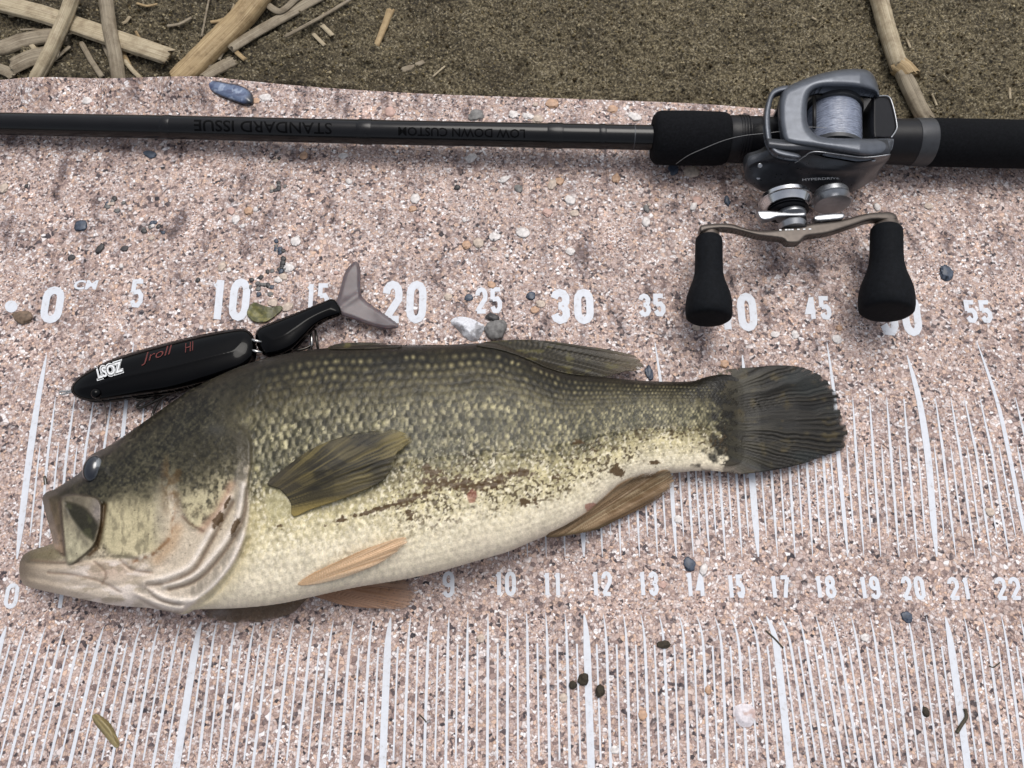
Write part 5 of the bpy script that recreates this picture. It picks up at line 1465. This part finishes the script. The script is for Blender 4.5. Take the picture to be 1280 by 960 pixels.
# ------------------------------------------------------------------ pebbles, shells and crumbs on the mat
def lump(name, px, py, rx, ry, ang, hgt, mat, label, cat, group, seed, sub=3, rough=.25, flatk=1.0):
    bm = bmesh.new(); bmesh.ops.create_icosphere(bm, subdivisions=sub, radius=1)
    c = G(px, py, 0); z0 = float(mat_z(c[0], c[1]))
    mx = px2m(px, py, 0, rx); my = px2m(px, py, 0, ry) * 1.12
    ca, sa = math.cos(-ang), math.sin(-ang)
    for v in bm.verts:
        x, y, z = v.co
        s = 1 + rough * (float(fbm(x * 1.6 + seed, y * 1.6 + z * 2.2, 3, seed % 50)) - .5) * 2
        x, y = x * s * mx, y * s * my
        v.co = (x * ca - y * sa, x * sa + y * ca, max(z * s, -.35) * hgt * (mx + my) / 2)
    mn = min(v.co.z for v in bm.verts)
    for v in bm.verts: v.co.z -= mn
    for f in bm.faces: f.smooth = True
    me = bpy.data.meshes.new(name); bm.to_mesh(me); bm.free(); me.materials.append(mat)
    o = bpy.data.objects.new(name, me); COL.objects.link(o)
    o.location = (c[0], c[1], z0 + .0001)
    tag(o, label, cat, group)
    return o

def build_pebbles():
    PM = {'white': mat_simple('pebble_white', (.66, .62, .60), .6, 0, .25, 700), 'cream': mat_simple('pebble_cream', (.50, .41, .34), .6, 0, .3, 700),
          'orange': mat_simple('pebble_orange', (.46, .29, .19), .5, 0, .25, 500), 'slate': mat_simple('pebble_slate', (.055, .07, .10), .45, 0, .4, 600),
          'dark': mat_simple('pebble_dark', (.045, .042, .043), .5, 0, .4, 600), 'pink': mat_simple('pebble_pink', (.50, .33, .28), .5, 0, .2, 500),
          'grey': mat_simple('pebble_grey', (.17, .165, .16), .6, 0, .4, 450), 'mud': mat_simple('mud_crumb', (.035, .026, .015), .8, 0, .5, 900, bump=.6)}
    cat = 'pebble'
    zones = lambda x, y: ('on the mat strip behind the rod' if y < 165 else 'on the mat between rod and centimetre numbers' if y < 350 else 'on the mat beside the centimetre numbers' if y < 470 else 'on the mat around the inch marks')
    P = [(429, 194, 6, 3.5, 'white'), (589, 198, 7, 5, 'white'), (436, 226, 4, 4, 'white'), (518.6, 248, 5.5, 6.5, 'white'), (516, 261, 5, 4, 'orange'), (713, 251, 6, 6, 'white'), (718, 267, 5, 4, 'cream'), (630, 225, 7, 3.5, 'white'),
         (690, 231, 5, 6, 'cream'), (699, 227, 5, 5, 'orange'), (648, 236, 5, 5, 'grey'), (654, 291, 8, 6.5, 'white'), (618.5, 296, 7, 5.5, 'white'), (598, 304, 7, 6, 'cream'), (583, 306, 5, 5, 'orange'), (713, 315, 6, 4.5, 'white'),
         (806, 279, 4, 5, 'white'), (664, 370, 6, 5, 'slate'), (808, 261, 4, 5, 'grey'), (770, 223, 5, 6, 'orange'), (684, 266, 6, 5, 'pink'), (188.6, 194, 9, 4.5, 'slate'), (102, 282, 8, 8, 'slate'), (126, 311, 4, 7, 'dark'),
         (156, 311, 5, 3.5, 'dark'), (89, 322, 4.5, 3.5, 'dark'), (248, 351, 3.5, 3, 'dark'), (345, 232, 6.5, 7, 'grey'), (294.6, 275, 5, 5.5, 'white'), (370, 302, 6, 6, 'white'), (361, 334.5, 6.5, 5.5, 'white'), (354, 346, 5, 5, 'cream'),
         (4, 235, 6, 7, 'cream'), (379, 194, 5, 5, 'orange'), (311, 264, 5, 5, 'orange'), (289, 264, 5, 5, 'pink'), (347, 309, 9, 8, 'grey'), (345, 335, 10, 4.5, 'dark'), (327, 352, 8, 10, 'grey'), (278, 334, 5, 6, 'cream'),
         (341, 379, 6, 5, 'cream'), (359, 384, 7, 5, 'cream'), (348, 350, 5, 4, 'white'), (1182, 342, 8, 9.5, 'slate'), (842, 212, 6.5, 7, 'slate'), (864, 214, 8, 8, 'cream'), (909, 251, 4, 6, 'slate'), (871, 251, 6, 5, 'pink'),
         (867, 259, 4, 6, 'white'), (807, 277, 5, 6, 'white'), (1096, 260, 4, 5, 'white'), (1160, 259, 5, 4, 'cream'), (811, 467, 5, 8, 'slate'), (1047, 424, 5.5, 5.5, 'white'), (969, 418, 5.5, 4, 'white'), (994, 418, 5, 4.5, 'white'),
         (1049, 410, 4, 4, 'orange'), (905, 455, 5, 5, 'orange'), (862, 706, 6.5, 7, 'slate'), (879, 713, 5, 7, 'white'), (1134, 771, 7, 6, 'slate'), (704, 873, 4.5, 5, 'cream'), (768, 937, 5, 4.5, 'white'), (1081, 797, 4.5, 4.5, 'white'),
         (828, 731, 5, 4, 'pink'), (601, 798, 5, 4, 'cream'), (884, 863, 4, 4.5, 'orange'), (803, 894, 5, 5, 'orange'), (595, 145, 9, 8, 'grey'), (641, 144, 6, 6, 'white'), (690, 131, 8, 6, 'orange'), (672, 150, 7, 6, 'cream'),
         (660, 146, 7, 4, 'white'), (488, 140, 7, 6, 'pink'), (765, 137, 7, 5, 'orange'), (793, 146, 8, 6, 'white'), (62, 122, 8, 5, 'pink'), (110, 126, 7, 5, 'white'), (332, 122, 9, 5, 'white'), (320, 126, 6, 4, 'orange'),
         (1237, 640, 5, 5, 'cream'), (847, 649, 5, 4, 'white'), (870, 410, 5, 4, 'cream'), (560, 371, 5, 4, 'cream'), (676, 380, 6, 4.5, 'cream'), (668, 388, 5, 4, 'orange'), (614, 356, 5, 4, 'orange'), (586, 372, 5, 4, 'slate')]
    LM = [(65, 381, 'the large number 0'), (171, 366, 'the number 5'), (288, 374, 'the large number 10'), (397, 373, 'the number 15'), (505, 378, 'the large number 20'), (610, 375, 'the number 25'), (715, 383, 'the large number 30'), (815, 381, 'the number 35'),
          (920, 390, 'the large number 40'), (1022, 385, 'the number 45'), (1223, 390, 'the number 55'), (690, 730, 'the number 11'), (751, 730, 'the number 12'), (810, 730, 'the number 13'), (870, 730, 'the number 14'), (1088, 733, 'the number 19'), (1140, 735, 'the number 20 of the lower scale'), (1260, 735, 'the number 22'),
          (285, 113, 'the mussel shell'), (211, 160, 'the rod wrap beside the lettering'), (457, 165, 'the rod wrap between the two letterings'), (694, 170, 'the rod wrap next to the fore grip'), (830, 175, 'the fore grip'), (990, 245, 'the drag wheel'), (1108, 300, 'the rear handle knob'), (45, 154, 'the bare rod blank end'), (985, 460, 'the tail fin'), (800, 455, 'the dorsal fin tip'), (840, 600, 'the anal fin tip'), (585, 410, 'the white shell piece')]
    def near(x, y): return min(LM, key=lambda l: (l[0] - x) ** 2 + (l[1] - y) ** 2)[2]
    for (cx, cy) in ((347, 309), (327, 352), (345, 232), (345, 335), (190, 289), (140, 255), (335, 362)):
        P = [p for p in P if not (abs(p[0] - cx) < 1 and abs(p[1] - cy) < 1)]
        for q in range(8):
            P.append((cx + random.gauss(0, 6), cy + random.gauss(0, 6), random.uniform(2, 4), random.uniform(2, 3.6), random.choice(['dark', 'grey', 'grey', 'dark', 'slate', 'cream'])))
    for q in range(55):
        x = random.uniform(10, 1270); y = random.uniform(195, 345) if q % 3 else random.uniform(108, 135)
        if y < 140 and (x > 930 or x < 15): continue
        if x > 860 and y > 200: continue
        if y < edge_y(x) + 6: continue
        P.append((x, y, random.uniform(2.2, 4), random.uniform(2, 3.4), random.choice(['white', 'cream', 'pink', 'orange', 'dark', 'white', 'pink'])))
    cname = {'white': 'white', 'cream': 'cream', 'orange': 'orange brown', 'slate': 'dark blue slate', 'dark': 'near black', 'pink': 'pinkish', 'grey': 'grey'}
    for i, (x, y, rx, ry, k) in enumerate(P):
        z = zones(x, y)
        lump('pebble', x, y, rx, ry, random.uniform(-.5, .5), (.20 if rx > 4.2 else .34), PM[k], '%s %s pebble nearest %s' % ('small' if rx > 4 else 'tiny', cname[k], near(x, y)), cat, 'pebbles strewn over the measuring mat', 100 + i, 3 if rx > 4 else 2, .5)
    lump('mud_crumb', 730, 849, 6.5, 6, .3, .7, PM['mud'], 'dark brown mud crumb lying on a thick ruler mark', 'mud', 'mud crumbs on the lower scale', 301, 3, .5)
    lump('mud_crumb', 716, 857, 4.5, 4.5, .3, .7, PM['mud'], 'small dark mud crumb left of the thick ruler mark', 'mud', 'mud crumbs on the lower scale', 302, 3, .5)
    lump('mud_crumb', 750, 864, 5.5, 6.5, .3, .7, PM['mud'], 'dark mud crumb on a thin mark right of the thick one', 'mud', 'mud crumbs on the lower scale', 303, 3, .5)
    lump('mud_crumb', 830, 806, 8, 4, 0, .4, PM['mud'], 'flat muddy crumb across the top of a ruler mark', 'mud', 'mud crumbs on the lower scale', 304, 3, .5)
    lump('mud_crumb', 1157, 890, 5, 5, 0, .5, PM['mud'], 'black mud crumb between thin marks near number 21', 'mud', 'mud crumbs on the lower scale', 305, 3, .5)
    # shells and stones with a shape of their own
    sh = smooth([(254, 99), (266, 99.5), (284, 103), (300, 106), (312, 113), (317, 122), (316, 130), (306, 131.5), (290, 126), (272, 119), (258, 110)], 4, True)
    m = mat_col('mussel_shell', .22, .6, .15, 900, coat=.4)
    def sc(px, py, sd):
        c = np.tile(lin((92, 106, 134)), (len(px), 1)); n = fbm(px / 9, py / 5, 3, 3)
        c = mixc(c, (60, 72, 104), .9 * sstep(.5, .62, n)); c = mixc(c, (160, 172, 192), .6 * sstep(.62, .7, fbm(px / 6, py / 6, 3, 8)))  # palest patches are highlights painted into the shell colour
        c = mixc(c, (22, 24, 30), .95 * np.maximum(sstep(3.0, .5, sd), sstep(304, 314, px + (py - 122) * .5))); return c
    tag(relief('mussel_shell', [sh], 1.0, lambda px, py, sd: .0006 + .0035 * np.sqrt(np.clip(1 - (1 - np.clip(sd / 12, 0, 1)) ** 2, 0, 1)) + mz_px(px, py), lambda px, py, s, z: mz_px(px, py) + .0002, m, None, sc), 'blue grey mussel shell fragment lying at the mat edge', 'shell')
    ws = smooth([(563, 402), (572, 396), (586, 397), (597, 402), (606, 408), (602, 418), (596, 426), (584, 424), (574, 414)], 4, True)
    def wc(px, py, sd):
        c = np.tile(lin((214, 216, 222)), (len(px), 1)); return mixc(c, (140, 138, 140), .8 * sstep(.5, .66, fbm(px / 6, py / 6, 4, 18)))
    m2 = mat_col('white_shell', .4, .4, .3, 900)
    tag(relief('shell_piece', [ws], 1.0, lambda px, py, sd: .0004 + .003 * sstep(0, 9, sd) + .0016 * fbm(px / 5, py / 5, 3, 5) * sstep(0, 4, sd) + mz_px(px, py), lambda px, py, s, z: mz_px(px, py) + .0002, m2, None, wc), 'crumpled white shell piece against the back of the fish', 'shell')
    lump('stone', 620, 413, 13, 11, .2, .5, PM['grey'], 'rough grey stone beside the white shell piece', 'stone', None, 320, 3, .45)
    lump('stone', 616, 397, 9, 4.5, .2, .5, PM['dark'], 'flat black stone chip above the rough grey stone', 'stone', None, 321, 3, .45)
    lump('stone', 29, 397, 13, 7, .3, .3, mat_simple('brown_stone', (.16, .11, .075), .7, 0, .4, 500), 'flat brown stone beside the white printed dot', 'stone', None, 322, 3, .5)
    ps = smooth([(918, 884), (930, 879), (942, 884), (944, 897), (938, 909), (926, 908), (917, 897)], 4, True)
    def pc(px, py, sd):
        c = np.tile(lin((214, 208, 212)), (len(px), 1)); return mixc(c, (190, 160, 150), .8 * sstep(.5, .66, fbm(px / 7, py / 7, 4, 19)))
    tag(relief('shell_piece', [ps], 1.0, lambda px, py, sd: .0004 + .0016 * sstep(0, 8, sd) + mz_px(px, py), lambda px, py, s, z: mz_px(px, py) + .0002, m2, None, pc), 'pale pinkish shell flake lying across thin lower ruler marks', 'shell')
    # green leaf by the number 10
    lf = smooth([(311, 384), (318, 378), (327, 381), (338, 384), (350, 382), (353, 386), (344, 395), (332, 402), (318, 402), (309, 394)], 4, True)
    def lc(px, py, sd):
        c = np.tile(lin((84, 84, 48)), (len(px), 1)); c = mixc(c, (124, 118, 66), .7 * sstep(.45, .65, fbm(px / 8, py / 5, 3, 4))); return mixc(c, (60, 58, 40), .7 * sstep(.55, .7, fbm(px / 6, py / 6, 3, 14)))
    m3 = mat_col('leaf', .4, .4, .4, 700)
    tag(relief('leaf', [lf], 1.0, lambda px, py, sd: .0008 + .0012 * fbm(px / 9, py / 9, 2, 3) + mz_px(px, py), lambda px, py, s, z: z - .0004, m3, None, lc), 'crumpled olive green leaf between the number 10 and the lure', 'leaf')
    # straw flake at the bottom left
    fl = smooth([(115, 895), (119, 892.5), (125, 894), (136, 903), (142, 912), (149, 929), (146, 935), (140, 931), (126, 914), (118, 904)], 4, True)
    def fc(px, py, sd):
        c = np.tile(lin((150, 136, 96)), (len(px), 1)); u = (px - 115) * .77 - (py - 893) * .64; return mixc(c, (104, 92, 58), .8 * sstep(.4, .6, vnoise(u / 2.5, px / 60, 4)))
    tag(relief('straw_flake', [fl], 1.0, lambda px, py, sd: .0006 + .0014 * sstep(0, 5, sd) + mz_px(px, py), lambda px, py, s, z: mz_px(px, py) + .0002, m3, None, fc), 'flat olive tan straw flake lying across the lower ruler marks', 'straw')
    # small twigs lying on the mat
    tw = mat_simple('twig', (.05, .042, .025), .7, 0, .4, 700)
    for pts, r, lab in (([(1206, 886), (1208, 896), (1202, 906), (1196, 916)], 2.2, 'mossy brown twig lying across a thick lower ruler mark'),
                        ([(524, 893), (530, 899), (533, 903)], .9, 'tiny forked brown twig on a thin lower ruler mark'),
                        ([(1236, 832), (1242, 834), (1250, 828)], .8, 'thin curved dark hair-like twig across the ruler marks'),
                        ([(957, 788), (968, 798), (979, 810)], 1.1, 'dark slanting twig splinter beside a thick ruler mark top'),
                        ([(56, 606), (55, 597), (57, 596), (58.5, 605)], .9, 'black bent splinter in front of the fish upper lip')):
        q = smooth(pts, 6)
        o = tube('twig', G(q[:, 0], q[:, 1], mz_px(q[:, 0], q[:, 1]) + px2m(pts[0][0], pts[0][1], 0, r) * .8), px2m(pts[0][0], pts[0][1], 0, r), tw, None, 8)
        tag(o, lab, 'twig')

# ------------------------------------------------------------------ build
build_ground()
mat_obj = build_mat()
build_ruler(mat_obj)
build_rod()
build_fish()
build_lure()
build_litter()
build_pebbles()
bpy.context.view_layer.update()
